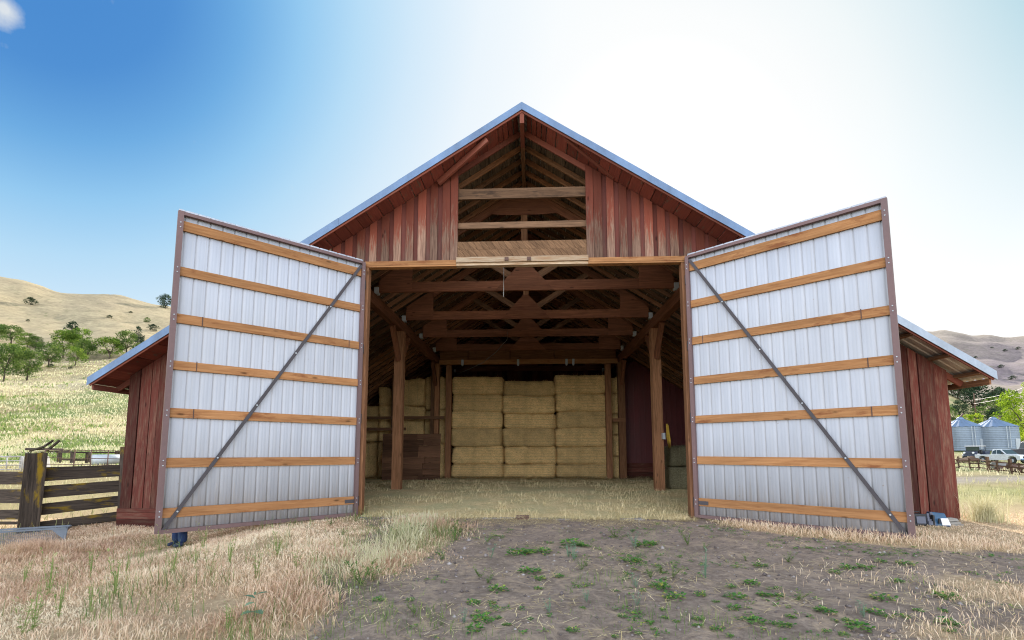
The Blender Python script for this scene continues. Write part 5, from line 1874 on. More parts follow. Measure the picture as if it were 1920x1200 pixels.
WR = '973,1042,26 993,1038,16 1020,1038,18 993,1075,24 1010,1088,14 1047,1082,12 1010,1105,10 933,1108,20 888,1132,15 922,1132,10 1093,1142,7 1180,1055,20 1195,1052,12 1240,1103,22 1263,1122,22 1167,1157,10 1218,1168,10 1243,1145,8 1247,1160,8 1267,1167,8 1073,1185,14 907,1167,22 892,1183,20 950,1173,10 890,1157,9 933,1160,9 710,1127,12 770,1127,10 1197,1190,8 1227,1183,8 1153,1195,8 1425,1063,14 1380,1122,20 1407,1097,16 1312,1117,12 1370,1103,10 1342,1130,8 1378,1143,14 1433,1118,14 1463,1120,10 1458,1105,8 1417,1170,18 1310,1163,12 1308,1175,10 1345,1182,13 1368,1195,8 1468,1175,15 1482,1159,9 1547,1150,18 1657,1125,18 1640,1150,14 1610,1180,22 1582,1192,10 1588,1165,8 1550,1185,8 1682,1092,10 1723,1147,8 1773,1122,18 1780,1170,17 1780,1185,9 1768,1147,8 1623,1067,14 1567,1075,10 1590,1067,13 1700,1060,14 1650,1055,10 1073,1022,24 1207,1025,22 1093,1026,14 1225,1022,12'
WG = '1153,1007,18 853,1015,25 913,1018,15 677,1100,32 700,1090,22 777,1153,16 827,1175,9 1478,1055,16 1320,1030,10 1290,1023,18 1398,1052,10 1498,1127,16 1220,1085,16 1240,1075,16 1262,1085,16 1090,1070,16 1100,1062,12 900,1085,18 915,1095,16 640,1010,18 620,985,14 780,1010,20 830,1050,18'
WU = '1323,1087,18 1193,1103,14 1195,1138,11 920,1050,14 1065,1045,16 1075,1052,14 1190,1030,14 870,1170,12 1030,1150,14 1100,1130,12 1620,1160,12'
n = 2200
X, Y = rng.uniform(-2.6, 9.5, n), rng.uniform(3.6, 11.6, n)
k = (vnoise(X, Y, 0.9, 91) * 0.6 + vnoise(X, Y, 2.6, 92) * 0.4 + 0.05 * sstep(2, 6, X) > 0.55) & (straw_mask(X, Y) < 0.75) & door_clear(X, Y)
lv = []
for x, y in zip(X[k], Y[k]):
    z = gz(x, y)
    for (b_, d_, L_, w_, dr_, r_) in rosette(random.randint(0, 9999), random.uniform(0.025, 0.085), 11):
        lv.append(((b_[0] + x, b_[1] + y, b_[2] * 0.5 + z), d_, L_ * 0.6, w_ * 0.6, dr_, r_))
tag(link('ground_cover', leaf_mesh('ground_cover', lv, 'weed_leaf')), 'tiny green seedlings spread through the bare dirt', 'plants', kind='stuff')
grp = {'ros': 'low green weeds on the dirt', 'gr': 'tufts of thin green grass on the drive', 'up': 'upright grey green weeds on the drive'}
def region(x, y):
    return 'in front of the right door' if x > 1290 else ('in the middle of the dirt drive' if x > 850 else 'by the left edge of the dirt drive')
def place_weeds(txt, protos, name, lab, g, ref, k=0):
    for i, s in enumerate(txt.split()):
        x, y, r = map(float, s.split(','))
        p, dist = hit(x, y)
        sc = r * dist / FPX / ref
        o = bpy.data.objects.new(name, protos[i % len(protos)])
        COL.objects.link(o)
        o.location = p
        o.rotation_euler = (0, 0, random.uniform(0, 6.28))
        o.scale = (sc, sc, sc * random.uniform(0.8, 1.2))
        tag(o, lab + ' ' + region(x, y), 'weed', g)
place_weeds(WR, ros, 'broadleaf_weed', 'low bright green leafy weed', grp['ros'], 0.15)
place_weeds(WG, ygr, 'grass_weed', 'tuft of thin yellow green grass', grp['gr'], 0.16)
place_weeds(WU, upr, 'upright_weed', 'upright grey green feathery weed', grp['up'], 0.12)
stk = [weed_proto('stalk_weed', upright(k + 60, 0.40, 60, 0.09), 'stalk_leaf') for k in range(3)]
for i, (x, y) in enumerate(((45, 1100), (170, 1085), (235, 1085), (262, 1062), (365, 1068), (392, 1085), (430, 1062), (110, 1160), (40, 1192), (62, 1185), (170, 1150), (380, 1035), (322, 1085), (425, 1196), (300, 1040), (520, 1045), (555, 1075), (90, 1120), (215, 1120), (480, 1090))):
    p, dist = hit(x, y)
    o = bpy.data.objects.new('stalk_weed', stk[i % 3])
    COL.objects.link(o)
    o.location = p
    sc = random.uniform(0.8, 1.25)
    o.scale = (sc, sc, sc * random.uniform(0.9, 1.3))
    o.rotation_euler = (0, 0, random.uniform(0, 6.28))
    tag(o, 'thin green stalk weed standing in the dry grass ' + ('at the far left' if x < 200 else 'in front of the left door'), 'weed', 'green stalks in the dry grass')
# the lone broad leaved seedling in the straw
p = hit(475, 1172)[0]
o = link('sunflower_seedling', leaf_mesh('sunflower_seedling', [((0, 0, 0), (0.05, 0, 1), 0.42, 0.014, 0, 0.3), ((0, 0, 0.18), (1, -0.5, 0.25), 0.16, 0.11, 0.3, 0.2), ((0, 0, 0.17), (-0.7, -0.7, 0.3), 0.15, 0.11, 0.35, 0.3),
     ((0, 0, 0.36), (-1, 0.2, 0.5), 0.17, 0.06, 0.35, 0.1), ((0.01, 0, 0.4), (1, 0.3, 0.6), 0.16, 0.06, 0.35, 0.1), ((0, 0, 0.3), (-0.6, -0.8, 0.1), 0.11, 0.08, 0.3, 0.8), ((0, 0, 0.4), (0.2, -0.3, 1), 0.06, 0.03, 0, 0.4)], 'grey_leaf'), None, p)
o.scale = (0.9, 0.9, 0.72)
tag(o, 'lone seedling with broad green leaves in the straw at the left edge of the drive', 'plant')
# tall green grass clump right of the barn
p, dist = hit(1850, 978)
n = 650
a = rng.uniform(0, 6.28, n)
rr = np.abs(rng.normal(0, 0.22, n))
zf = lambda x, y: np.full(len(x), 0.0)
me = blades('grass_clump', np.cos(a) * rr, np.sin(a) * rr * 0.8, rng.uniform(0.25, 0.75, n), 0.012, 'pale_grass', 0.6, 0.0, zfun=zf, rnd=np.clip(rng.normal(0.75, 0.2, n), 0, 1))
tag(link('grass_clump', me, None, p), 'tall green grass clump in the sun right of the barn corner', 'grass clump')
# feathery dry brush by the mesh tray
p = hit(70, 1040)[0]
n = 1600
a = rng.uniform(0, 6.28, n)
rr = np.abs(rng.normal(0, 0.28, n))
me = blades('dry_brush', np.cos(a) * rr * 1.6, np.sin(a) * rr * 0.7, rng.uniform(0.15, 0.36, n), 0.006, 'dry_grass', 0.9, 0.5, zfun=zf, rnd=np.clip(rng.normal(0.25, 0.12, n), 0, 1))
tag(link('dry_brush', me, None, p), 'brownish feathery dry brush in front of the mesh tray', 'dry brush')

# ------------------------------------------------------------------ trees
def tree_meshes(seed, kind, nleaf):
    """unit tree: height 1, width about 1"""
    r = np.random.default_rng(seed)
    R2 = random.Random(seed)
    mb = MB()
    cl = []
    if kind == 'cone':
        mb.tube([(0, 0, 0), (0.01, 0, 0.4), (0, 0, 0.9)], [0.045, 0.03, 0.008], 6)
        for k in range(46):
            z = R2.uniform(0.06, 0.98)
            rad_ = 0.42 * (1 - z) ** 0.75 + 0.02
            a = R2.uniform(0, 6.28)
            q = math.sqrt(R2.uniform(0.1, 1)) * rad_
            cl.append((math.cos(a) * q, math.sin(a) * q, z, 0.07 + 0.07 * (1 - z)))
    else:
        th = 0.16 if kind == 'bush' else 0.30
        tips = []
        mb.tube([(0, 0, 0), (0.012, 0.01, th * 0.6), (0.0, 0.0, th)], [0.03, 0.024, 0.02], 7)
        for k in range(7):
            a = k * 0.9 + R2.uniform(-0.3, 0.3)
            rr_ = R2.uniform(0.22, 0.42)
            zz = R2.uniform(0.42, 0.85)
            p0 = Vector((0, 0, th * R2.uniform(0.7, 1)))
            p2 = Vector((math.cos(a) * rr_, math.sin(a) * rr_, zz))
            p1 = p0.lerp(p2, 0.5) + Vector((0, 0, 0.06))
            mb.tube([p0, p1, p2], [0.014, 0.009, 0.003], 5)
            tips.append(p2)
        nc = 40 if kind != 'bush' else 30
        for k in range(nc):
            a = R2.uniform(0, 6.28)
            z = R2.uniform(0.12 if kind == 'bush' else 0.22, 0.95)
            prof = math.sin(min(1, max(0.0, (z - (0.0 if kind == 'bush' else 0.08)) / 0.93)) * math.pi) ** 0.55
            q = R2.uniform(0.45, 1.0) * 0.46 * prof
            cl.append((math.cos(a) * q, math.sin(a) * q, z, R2.uniform(0.10, 0.17)))
        for t_ in tips:
            cl.append((t_.x, t_.y, t_.z, R2.uniform(0.09, 0.14)))
    cl = np.array(cl)
    per_ = np.clip((cl[:, 3] ** 2 / (cl[:, 3] ** 2).sum() * nleaf).astype(int), 4, None)
    C = np.repeat(cl, per_, axis=0)
    n = len(C)
    d = r.normal(size=(n, 3))
    d /= np.linalg.norm(d, axis=1, keepdims=True)
    rad2 = r.uniform(0.25, 1.05, (n, 1)) ** 0.5
    P = C[:, :3] + d * rad2 * C[:, 3:4] * np.array([1.15, 1.15, 0.8])
    s = (0.9 / math.sqrt(nleaf) * (2.3 if kind == 'cone' else 2.5)) * r.uniform(0.6, 1.3, (n, 1))
    u = r.normal(size=(n, 3))
    u /= np.linalg.norm(u, axis=1, keepdims=True)
    v = np.cross(u, d + r.normal(size=(n, 3)) * 0.6)
    v /= np.linalg.norm(v, axis=1, keepdims=True) + 1e-6
    V = np.stack([P - u * s * 0.6, P + v * s * 0.35, P + u * s * 0.6, P - v * s * 0.35], 1).reshape(-1, 3)
    rn = np.clip(np.repeat(r.uniform(0.15, 0.85, len(cl)), per_) + r.normal(0, 0.15, n), 0, 1)
    return V, np.arange(4 * n).reshape(-1, 4), np.repeat(rn, 4), mb
def tree_proto(seed, kind, nleaf, m):
    V, Q, rn, mb = tree_meshes(seed, kind, nleaf)
    crown = raw_mesh('crown', V, quads=Q, mats=[M[m]], floats={'rnd': rn, 'tt': np.zeros(len(rn))})
    t_ = mb.build('trunk', 'bark', None, smooth=True)
    tm = t_.data
    bpy.data.objects.remove(t_)
    return crown, tm
protos = {}
for key, kind, nl, m, seeds in (('oak', 'round', 2600, 'tree_mid', (1, 2, 3)), ('bright', 'round', 2600, 'tree_bright', (4, 5, 6)), ('cone', 'cone', 1500, 'tree_dark', (7, 8)), ('bush', 'bush', 900, 'tree_mid', (9, 10)), ('dark', 'bush', 1500, 'tree_dark', (11, 12)), ('lime', 'bush', 700, 'tree_lime', (13,)), ('big', 'bush', 6000, 'tree_lime', (14,))):
    protos[key] = [tree_proto(s, kind, nl, m) for s in seeds]
def tree(px_, py_, hpx, wpx, key, i, name, label, group, cat='tree', sink=0.0):
    p, dist = hit(px_, py_, 20)
    d = ray(px_, py_)
    dep = dist / math.hypot(d.x, d.y)
    crown, trunk = protos[key][i % len(protos[key])]
    e = thing(name, p, label, cat, group)
    del e['_org']
    Hh, Ww = hpx * dep / FPX, wpx * dep / FPX
    e.rotation_euler = (0, 0, random.uniform(0, 6.28))
    e.scale = (Ww * 1.0, Ww * 1.0, Hh)
    e.location.z -= Hh * sink
    link('crown', crown, e)
    link('trunk', trunk, e)
    return e
TL = [(57, 573, 15, 21, 'dark', 0, 'shrub', 'round dark shrub alone high on the bare left hill', 'shrub'),
      (310, 579, 28, 30, 'dark', 1, 'juniper_tree', 'dark bluish juniper standing on the skyline beside the left door', 'tree'),
      (275, 605, 10, 12, 'bush', 0, 'shrub', 'tiny shrub on the hill slope just above the left lean-to roof', 'shrub'),
      (287, 621, 13, 20, 'dark', 0, 'shrub', 'dark shrub half hidden by the left roof edge', 'shrub'),
      (133, 642, 44, 40, 'cone', 0, 'pine_tree', 'dark pointed conifer rising behind the bright oaks', 'tree'),
      (257, 648, 36, 32, 'cone', 1, 'pine_tree', 'dark pointed conifer just above the left roof edge', 'tree'),
      (20, 646, 38, 42, 'oak', 0, 'oak_tree', 'mid green oak on the left hill with a visible trunk', 'tree'),
      (-6, 640, 32, 34, 'oak', 1, 'oak_tree', 'mid green oak cut by the left border on the hill', 'tree'),
      (51, 655, 29, 34, 'bright', 0, 'oak_tree', 'small thin light green oak, left of a pair', 'tree'),
      (66, 656, 26, 26, 'oak', 2, 'oak_tree', 'small thin light green oak, right of a pair', 'tree'),
      (118, 672, 52, 46, 'bright', 1, 'oak_tree', 'tall bright green oak in front of the dark conifer', 'tree'),
      (150, 668, 52, 40, 'bright', 0, 'oak_tree', 'bright oak at the back right of the hillside grove', 'tree'),
      (91, 688, 44, 50, 'oak', 1, 'oak_tree', 'broad dark green oak at the front left of the hillside grove', 'tree'),
      (141, 687, 38, 34, 'bright', 2, 'oak_tree', 'small bright green oak at the front of the hillside grove', 'tree'),
      (161, 678, 44, 38, 'oak', 0, 'oak_tree', 'mid green oak at the right end of the hillside grove', 'tree'),
      (205, 674, 42, 50, 'bright', 1, 'oak_tree', 'spreading green oak partly behind the left eave', 'tree'),
      (236, 668, 46, 46, 'oak', 2, 'oak_tree', 'green oak mostly hidden behind the left eave', 'tree'),
      (6, 716, 76, 50, 'oak', 0, 'oak_tree', 'large dark oak cut by the left border at the edge of the field', 'tree'),
      (50, 714, 56, 48, 'oak', 2, 'oak_tree', 'leaning dark green oak at the edge of the field', 'tree'),
      (30, 690, 46, 44, 'bright', 2, 'oak_tree', 'light topped oak behind the two at the field edge', 'tree')]
for q in TL:
    tree(q[0], q[1], q[2], q[3], q[4], q[5], q[6], q[7], 'trees on the left hill', q[8])
TR_ = [(1826, 768, 50, 84, 'dark', 0, 'tree', 'wide dark rounded tree across the foot of the right hill', 'tree'),
       (1796, 748, 38, 60, 'dark', 1, 'tree', 'hazy dark tree behind the right eave', 'tree'),
       (1876, 778, 50, 56, 'dark', 0, 'tree', 'dark rounded tree left of the tall lime green tree', 'tree'),
       (1862, 782, 38, 40, 'bush', 0, 'shrub', 'pale green rounded shrub on the slope behind the silos', 'shrub'),
       (1838, 788, 26, 34, 'bush', 1, 'shrub', 'dull green shrub behind and between the silos', 'shrub'),
       (1800, 780, 28, 34, 'dark', 1, 'shrub', 'dark green shrub on the slope above the left silo', 'shrub'),
       (1866, 797, 30, 28, 'dark', 0, 'shrub', 'round dark shrub just above the right silo', 'shrub'),
       (1887, 792, 18, 18, 'dark', 1, 'shrub', 'small dark shrub right of the right silo roof', 'shrub'),
       (1828, 806, 34, 28, 'lime', 0, 'shrub', 'yellow green bush showing over the gap between the silos', 'shrub'),
       (1806, 804, 30, 18, 'lime', 0, 'shrub', 'yellow green bush showing over the left silo roof', 'shrub'),
       (1786, 792, 28, 22, 'bush', 0, 'shrub', 'green shrub at the corner of the barn under the eave', 'shrub'),
       (1903, 815, 28, 46, 'bush', 1, 'shrub', 'dark green bushes right of the right silo', 'shrub'),
       (1912, 836, 28, 40, 'bush', 0, 'shrub', 'bright green bush behind the parked vehicles', 'shrub'),
       (1938, 842, 132, 96, 'big', 0, 'tree', 'tall lime green tree cut by the right border', 'tree')]
for q in TR_:
    tree(q[0], q[1], q[2], q[3], q[4], q[5], q[6], q[7], 'trees on the right hill' if q[8] == 'tree' else 'shrubs on the right hill', q[8])
# scattered sagebrush on the hills
sage = [(1795, 755), (1812, 757), (1806, 768), (1793, 772), (1840, 772), (1870, 765), (1905, 770), (1850, 700), (1878, 690), (1900, 712), (1830, 672), (1885, 660), (1860, 655), (1910, 655),
        (245, 588), (205, 598), (52, 603), (95, 690), (132, 692)]
sm, st_ = tree_proto(77, 'bush', 300, 'tree_dark')
for i, (x, y) in enumerate(sage):
    p, dist = hit(x, y, 60)
    o = bpy.data.objects.new('sagebrush', sm)
    COL.objects.link(o)
    o.location = p
    s = dist / FPX * random.uniform(4, 8)
    o.scale = (s * 1.3, s * 1.3, s * 0.7)
    tag(o, 'tiny dark sagebrush dot on the bare ' + ('right' if x > 960 else 'left') + ' hill', 'shrub', 'sagebrush dotted over the hills')

# ------------------------------------------------------------------ pens and oddments beyond the left fence
def flat_pt(x, y):
    return hit(x, y, 14)[0]
p0, p1 = flat_pt(-25, 884), flat_pt(40, 884)
t = thing('pipe_gate', p1, 'pale metal pipe gate behind the plank fence at the left border', 'gate')
k = p1.y / FPX
for yy in (856, 864, 872, 880):
    mb = MB()
    z = atY(40, yy, p1.y).z
    mb.tube([(p0.x, p0.y, z), (p1.x - 0.1, p1.y, z)], 0.045 if yy == 856 else 0.032, 8)
    mb.build('pipe', 'white_pipe', t, smooth=True)
mb = MB()
zt_ = atY(40, 856, p1.y).z
mb.tube([(p1.x - 0.1, p1.y, zt_), (p1.x - 0.02, p1.y, zt_ - 0.08), (p1.x, p1.y, zt_ - 0.3), (p1.x, p1.y, p1.z)], 0.045, 8)
mb.tube([(p1.x - 1.0, p1.y, zt_), (p1.x - 1.0, p1.y, p1.z)], 0.035, 8)
mb.build('gate_post', 'white_pipe', t, smooth=True)
mb = MB()
a, c = flat_pt(2, 882), flat_pt(34, 882)
mb.hexa([(a.x, a.y + 1, a.z), (c.x, c.y + 1, c.z), (c.x, c.y + 2.2, c.z), (a.x, a.y + 2.2, a.z), (a.x, a.y + 1, a.z + 0.9), (c.x - .2, c.y + 1, c.z + 0.9), (c.x - .2, c.y + 2.2, c.z + 0.9), (a.x, a.y + 2.2, a.z + 0.9)])
tag(mb.build('stock_tank', 'white_pipe', origin=(a + c) / 2, bevel=0.08), 'pale stock tank behind the pipe gate at the left border', 'tank')
# old wood rail fence with wire
t = None
pts = [(110, 872, 24), (135, 874, 25), (163, 874, 27), (218, 873, 28), (252, 873, 28)]
P = [flat_pt(x, y) for x, y, h in pts]
t = thing('rail_fence', P[0], 'old grey post and rail fence in the green field behind the plank fence', 'fence')
for p, (x, y, h) in zip(P, pts):
    hh2 = h * p.y / FPX
    mb = MB()
    mb.box(p.x - 0.14, p.x + 0.14, p.y - 0.1, p.y + 0.1, p.z - 0.2, p.z + hh2, axis=(0, 0, 1), jit=0.02)
    mb.build('post', 'fence_wood', t)
for j in range(len(P) - 1):
    for f_ in (0.35, 0.78):
        mb = MB()
        mb.beam(P[j] + Vector((0, -0.12, 1.5 * f_)), P[j + 1] + Vector((0, -0.12, 1.5 * f_)), 0.05, 0.13, jit=0.02)
        mb.build('rail', 'fence_wood', t)
mb = MB()
a, c = flat_pt(172, 876), flat_pt(240, 875)
zz = atY(205, 862, a.y).z
mb.tube([(a.x, a.y, zz), (c.x, c.y, zz)], 0.42, 14)
tag(mb.build('pipe_roll', 'galv_dull', origin=a, smooth=True), 'long grey steel pipe lying by the old rail fence next to the barn', 'pipe')
t = thing('wire_panel', flat_pt(80, 884), 'thin rusty pipe panel between the plank fence post and the barn', 'pipe panel')
q0, q1 = flat_pt(78, 884), flat_pt(240, 886)
mb = MB()
for z in (0.45, 0.85, 1.35):
    mb.tube([(q0.x, q0.y, q0.z + z), (q1.x, q1.y, q1.z + z)], 0.025, 6)
for f_ in (0.02, 0.36, 0.55, 0.75, 0.98):
    pp2 = q0.lerp(q1, f_)
    mb.tube([pp2, pp2 + Vector((0, 0, 1.4))], 0.03, 6)
o = mb.build('panel_pipes', 'rust', t, smooth=True)
# pile of old boards
pb = flat_pt(84, 852)
kk = (pb - CAMP).length / FPX
t = thing('board_pile', pb, 'pile of old grey boards with one plank standing on end in the green field', 'board pile')
for (dx, dz, ex, ez, wd) in ((-28, 2, 25, 4, 5), (-22, 9, 22, 8, 4), (-2, 12, 3, 24, 4), (6, 5, 14, 24, 5), (-20, 5, 8, 14, 3), (12, 3, 30, 5, 3)):
    mb = MB()
    a = pb + Vector((dx * kk, random.uniform(-0.8, 0.8), dz * kk * 0.8))
    c = pb + Vector((ex * kk, random.uniform(-0.8, 0.8), ez * kk * 0.8))
    mb.beam(a, c, 0.15, wd * kk * 0.7, up=(0, 1, 0) if abs(c.z - a.z) > abs(c.x - a.x) else (0, 0, 1), jit=0.03)
    mb.build('board', 'fence_wood', t)

# ------------------------------------------------------------------ right side: fence, silos, vehicles
pts = [(1787, 882), (1798, 878), (1819, 881), (1836, 881), (1854, 884), (1871, 886), (1896, 888), (1913, 890), (1935, 892)]
P = [flat_pt(x, y) for x, y in pts]
t = thing('rail_fence', P[0], 'brown three rail wooden fence between the barn and the silver pickup', 'fence')
for j, p in enumerate(P):
    big = j in (4, 6)
    h2 = (26 if big else 21) * p.y / FPX
    mb = MB()
    wv = 0.06 if big else 0.03
    mb.box(p.x - wv, p.x + wv, p.y - wv, p.y + wv, p.z - 0.2, p.z + h2, axis=(0, 0, 1), jit=0.015)
    mb.build('post', 'pole_wood', t)
for j in range(len(P) - 1):
    for f_ in (4, 11.5, 18):
        mb = MB()
        a, c = P[j], P[j + 1]
        mb.beam(a + Vector((0, -0.1, f_ * a.y / FPX)), c + Vector((0, -0.1, f_ * c.y / FPX)), 0.03, 0.07, jit=0.006)
        mb.build('rail', 'pole_wood', t)
# silos
def silo(xc, ybase, wpx, wallpx, roofpx, label, depth):
    p, dist = hit(xc, ybase, 40)
    d = ray(xc, ybase)
    dep = dist / math.hypot(d.x, d.y)
    R_, Hw, Hr = wpx / 2 * dep / FPX, wallpx * dep / FPX, roofpx * dep / FPX
    t = thing('grain_silo', p, label, 'silo', 'grain silos')
    o3 = p
    mb = MB()
    prof = []
    n = int(Hw / 0.11)
    for k in range(n + 1):
        z = Hw * k / n
        prof.append((R_ + (0.02 if k % 2 else 0.0), z))
    for ringz in range(0, n, max(1, n // 4)):
        pass
    mb.lathe([(0.01, 0)] + prof, o3, 40)
    mb.build('wall', 'silo', t, smooth=False)
    mb = MB()
    N = 40
    i0 = 0
    for k in range(N):
        a = 2 * math.pi * k / N
        rr_ = R_ + 0.10
        rise = 0.06 if k % 2 else 0.0
        mb.v += [o3 + Vector((math.cos(a) * rr_, math.sin(a) * rr_, Hw + rise - 0.03)), o3 + Vector((math.cos(a) * 0.35, math.sin(a) * 0.35, Hw + Hr + rise * 0.5))]
        mb.bc += [Vector((0, 0, 0))] * 2
        mb.rn += [0.5] * 2
        mb.wr += [0.5] * 2
    for k in range(N):
        a, c = 2 * k, 2 * ((k + 1) % N)
        mb.f.append((a, c, c + 1, a + 1))
    mb.build('roof', 'silo_roof', t)
    mb = MB()
    mb.lathe([(0.4, Hw + Hr - 0.06), (0.4, Hw + Hr + 0.12), (0.15, Hw + Hr + 0.3), (0.01, Hw + Hr + 0.3)], o3, 16)
    mb.build('roof_cap', 'silo_roof', t)
    mb = MB()
    an = -1.75
    for s in (-0.2, 0.2):
        q = o3 + Vector((math.cos(an) * (R_ + 0.16) + s * 0.9, math.sin(an) * (R_ + 0.16), 0))
        mb.tube([q + Vector((0, 0, 0.3)), q + Vector((0, 0, Hw))], 0.03, 6)
    mb.build('ladder', 'galv_dull', t)
    mb = MB()
    an = -1.2
    q = o3 + Vector((math.cos(an) * (R_ + 0.03), math.sin(an) * (R_ + 0.03), 0.2))
    tx = Vector((-math.sin(an), math.cos(an), 0)) * 0.45
    mb.hexa([q - tx, q + tx, q + tx + Vector((0, 0.1, 0)), q - tx + Vector((0, 0.1, 0)), q - tx + Vector((0, 0, 1.3)), q + tx + Vector((0, 0, 1.3)), q + tx + Vector((0, 0.1, 1.3)), q - tx + Vector((0, 0.1, 1.3))])
    mb.build('hatch', 'galv_dull', t)
silo(1806, 845, 62, 44, 15, 'left grain silo of grey corrugated metal with a conical roof', 80)
silo(1868, 845, 66, 44, 15, 'right grain silo of grey corrugated metal with a conical roof', 80)
p = flat_pt(1834, 846)
mb = MB()
tp = atY(1828.5, 800, p.y)
mb.tube([p, tp], [0.14, 0.11], 8)
tag(mb.build('leaning_pole', 'pole_wood', origin=p, smooth=True), 'leaning rusty brown pole between the two silos', 'pole')
mb = MB()
a, c = atY(1782, 803, 83), atY(1806, 776, 84)
mb.tube([a, c], 0.14, 8)
tag(mb.build('auger_tube', 'rust', origin=a, smooth=True), 'rusty auger tube slanting up over the left silo roof', 'auger')
for i, (y0, y1) in enumerate(((750, 727), (757, 735))):
    mb = MB()
    a, c = atY(1826, y0, 118), atY(1990, y1 - 32, 90)
    pts2 = []
    for k in range(13):
        f_ = k / 12
        q = a.lerp(c, f_)
        q.z -= 0.9 * math.sin(math.pi * f_)
        pts2.append(q)
    mb.tube(pts2, 0.018, 5)
    tag(mb.build('power_line', 'wire', origin=a), ('upper' if i == 0 else 'lower') + ' of two pale power lines crossing in front of the dark trees', 'power line', 'power lines on the right')
mb = MB()
pq = atY(1826, 740, 118)
gq = gz(pq.x, pq.y)
mb.tube([(pq.x, pq.y, gq - 0.3), (pq.x, pq.y, pq.z + 0.4)], [0.14, 0.1], 8)
tag(mb.build('power_pole', 'pole_wood', origin=(pq.x, pq.y, gq), smooth=True), 'thin wooden power pole on the slope above the silos', 'pole')

def wheel(mbp, name_parent, loc, r, wdt, root):
    mb = MB()
    N = 20
    prof = [(r * 0.62, -wdt / 2), (r * 0.93, -wdt / 2), (r, -wdt * 0.3), (r, wdt * 0.3), (r * 0.93, wdt / 2), (r * 0.62, wdt / 2)]
    mb.lathe(prof, (0, 0, 0), N)
    for i, v in enumerate(mb.v):
        mb.v[i] = Vector((v.x, v.z, v.y)) + Vector(loc)
    ty = mb.build('wheel', 'tyre', None, smooth=True)
    ty.parent = root
    mb = MB()
    mb.lathe([(0.005, -wdt * 0.42), (r * 0.3, -wdt * 0.45), (r * 0.6, -wdt * 0.38), (r * 0.62, wdt * 0.38), (r * 0.3, wdt * 0.45), (0.005, wdt * 0.42)], (0, 0, 0), N)
    for i, v in enumerate(mb.v):
        mb.v[i] = Vector((v.x, v.z, v.y)) + Vector(loc)
    rm = mb.build('rim', 'galv_dull', None, smooth=True)
    rm.parent = ty
def extrude_profile(mb, prof, y0, y1, inset=None):
    """prof: (x,z) outline, extruded across y; inset: per point shift inward"""
    ins = inset or [0] * len(prof)
    i = len(mb.v)
    n = len(prof)
    for s, yy in ((-1, y0), (1, y1)):
        for (x, z), q in zip(prof, ins):
            mb.v.append(Vector((x, yy - s * q if False else yy + (q if s < 0 else -q), z)))
            mb.bc.append(Vector((x, yy, z)))
            mb.rn.append(0.5)
            mb.wr.append(0.5)
    mb.f.append(tuple(range(i, i + n)))
    mb.f.append(tuple(range(i + 2 * n - 1, i + n - 1, -1)))
    for j in range(n):
        k = (j + 1) % n
        mb.f.append((i + j, i + n + j, i + n + k, i + k))
def truck(loc, rz, label, paint, cab=True):
    """+x is the front"""
    t = thing('pickup_truck', (0, 0, 0), label, 'pickup truck')
    mb = MB()
    extrude_profile(mb, [(-2.85, 0.55), (-2.85, 1.12), (-0.75, 1.14), (-0.75, 1.20), (0.95, 1.18), (2.45, 1.08), (2.72, 0.98), (2.78, 0.5), (2.35, 0.42), (2.2, 0.8), (1.95, 0.93), (1.55, 0.93), (1.3, 0.8), (1.2, 0.42), (-1.3, 0.42), (-1.4, 0.8), (-1.65, 0.93), (-2.05, 0.93), (-2.3, 0.8), (-2.4, 0.5)], -0.98, 0.98, [0.02] * 20)
    bd = mb.build('body', paint, None, bevel=0.05)
    bd.parent = t
    mb = MB()
    prof = [(-0.72, 1.16), (-0.62, 1.80), (-0.45, 1.86), (0.35, 1.84), (1.12, 1.18)]
    extrude_profile(mb, prof, -0.93, 0.93, [0.0, 0.13, 0.16, 0.16, 0.02])
    c = mb.build('cab', paint, None, bevel=0.03)
    c.parent = t
    for s in (-1, 1):
        for prof in ([(-0.6, 1.24), (-0.54, 1.72), (-0.15, 1.74), (-0.1, 1.24)], [(-0.03, 1.24), (-0.08, 1.74), (0.33, 1.74), (0.9, 1.24)]):
            mb = MB()
            pts = []
            for x, z in prof:
                yy = 0.93 - 0.16 * (z - 1.16) / 0.7 + 0.008
                pts.append((x, s * yy, z))
            mb.poly(pts if s < 0 else pts[::-1], (0, s * -0.015, 0))
            g = mb.build('side_window', 'glass', None)
            g.parent = t
        mb = MB()
        mb.box(0.72, 0.86, s * 1.0 if s > 0 else -1.16, 1.16 if s > 0 else -1.0, 1.25, 1.42)
        g = mb.build('mirror', 'black', None, bevel=0.02)
        g.parent = t
        mb = MB()
        mb.box(2.56, 2.74, s * 0.78 - 0.16, s * 0.78 + 0.16, 0.80, 0.96)
        g = mb.build('headlight', 'lamp', None, bevel=0.02)
        g.parent = t
    mb = MB()
    mb.poly([(1.09, -0.80, 1.235), (1.09, 0.80, 1.235), (0.43, 0.70, 1.79), (0.43, -0.70, 1.79)], (0.02, 0, 0.015))
    g = mb.build('windscreen', 'glass', None)
    g.parent = t
    mb = MB()
    mb.box(2.70, 2.80, -0.58, 0.58, 0.70, 0.95)
    g = mb.build('grille', 'black', None, bevel=0.01)
    g.parent = t
    mb = MB()
    mb.box(2.70, 2.88, -0.95, 0.95, 0.46, 0.66)
    g = mb.build('bumper', 'galv', None, bevel=0.03)
    g.parent = t
    for x in (-1.85, 1.75):
        for s in (-1, 1):
            wheel(None, None, (x, s * 0.84, 0.40), 0.40, 0.26, t)
    t.location = loc
    t.rotation_euler = (0, 0, rz)
    return t
p, dist = hit(1888, 869)
tsc = 72 * (dist * 0.74) / FPX / 5.3
p, dist = hit(1883, 869)
truck(p, rad(-82), 'silver pickup truck parked in front of the right silo', 'car_silver').scale = (tsc, tsc, tsc)
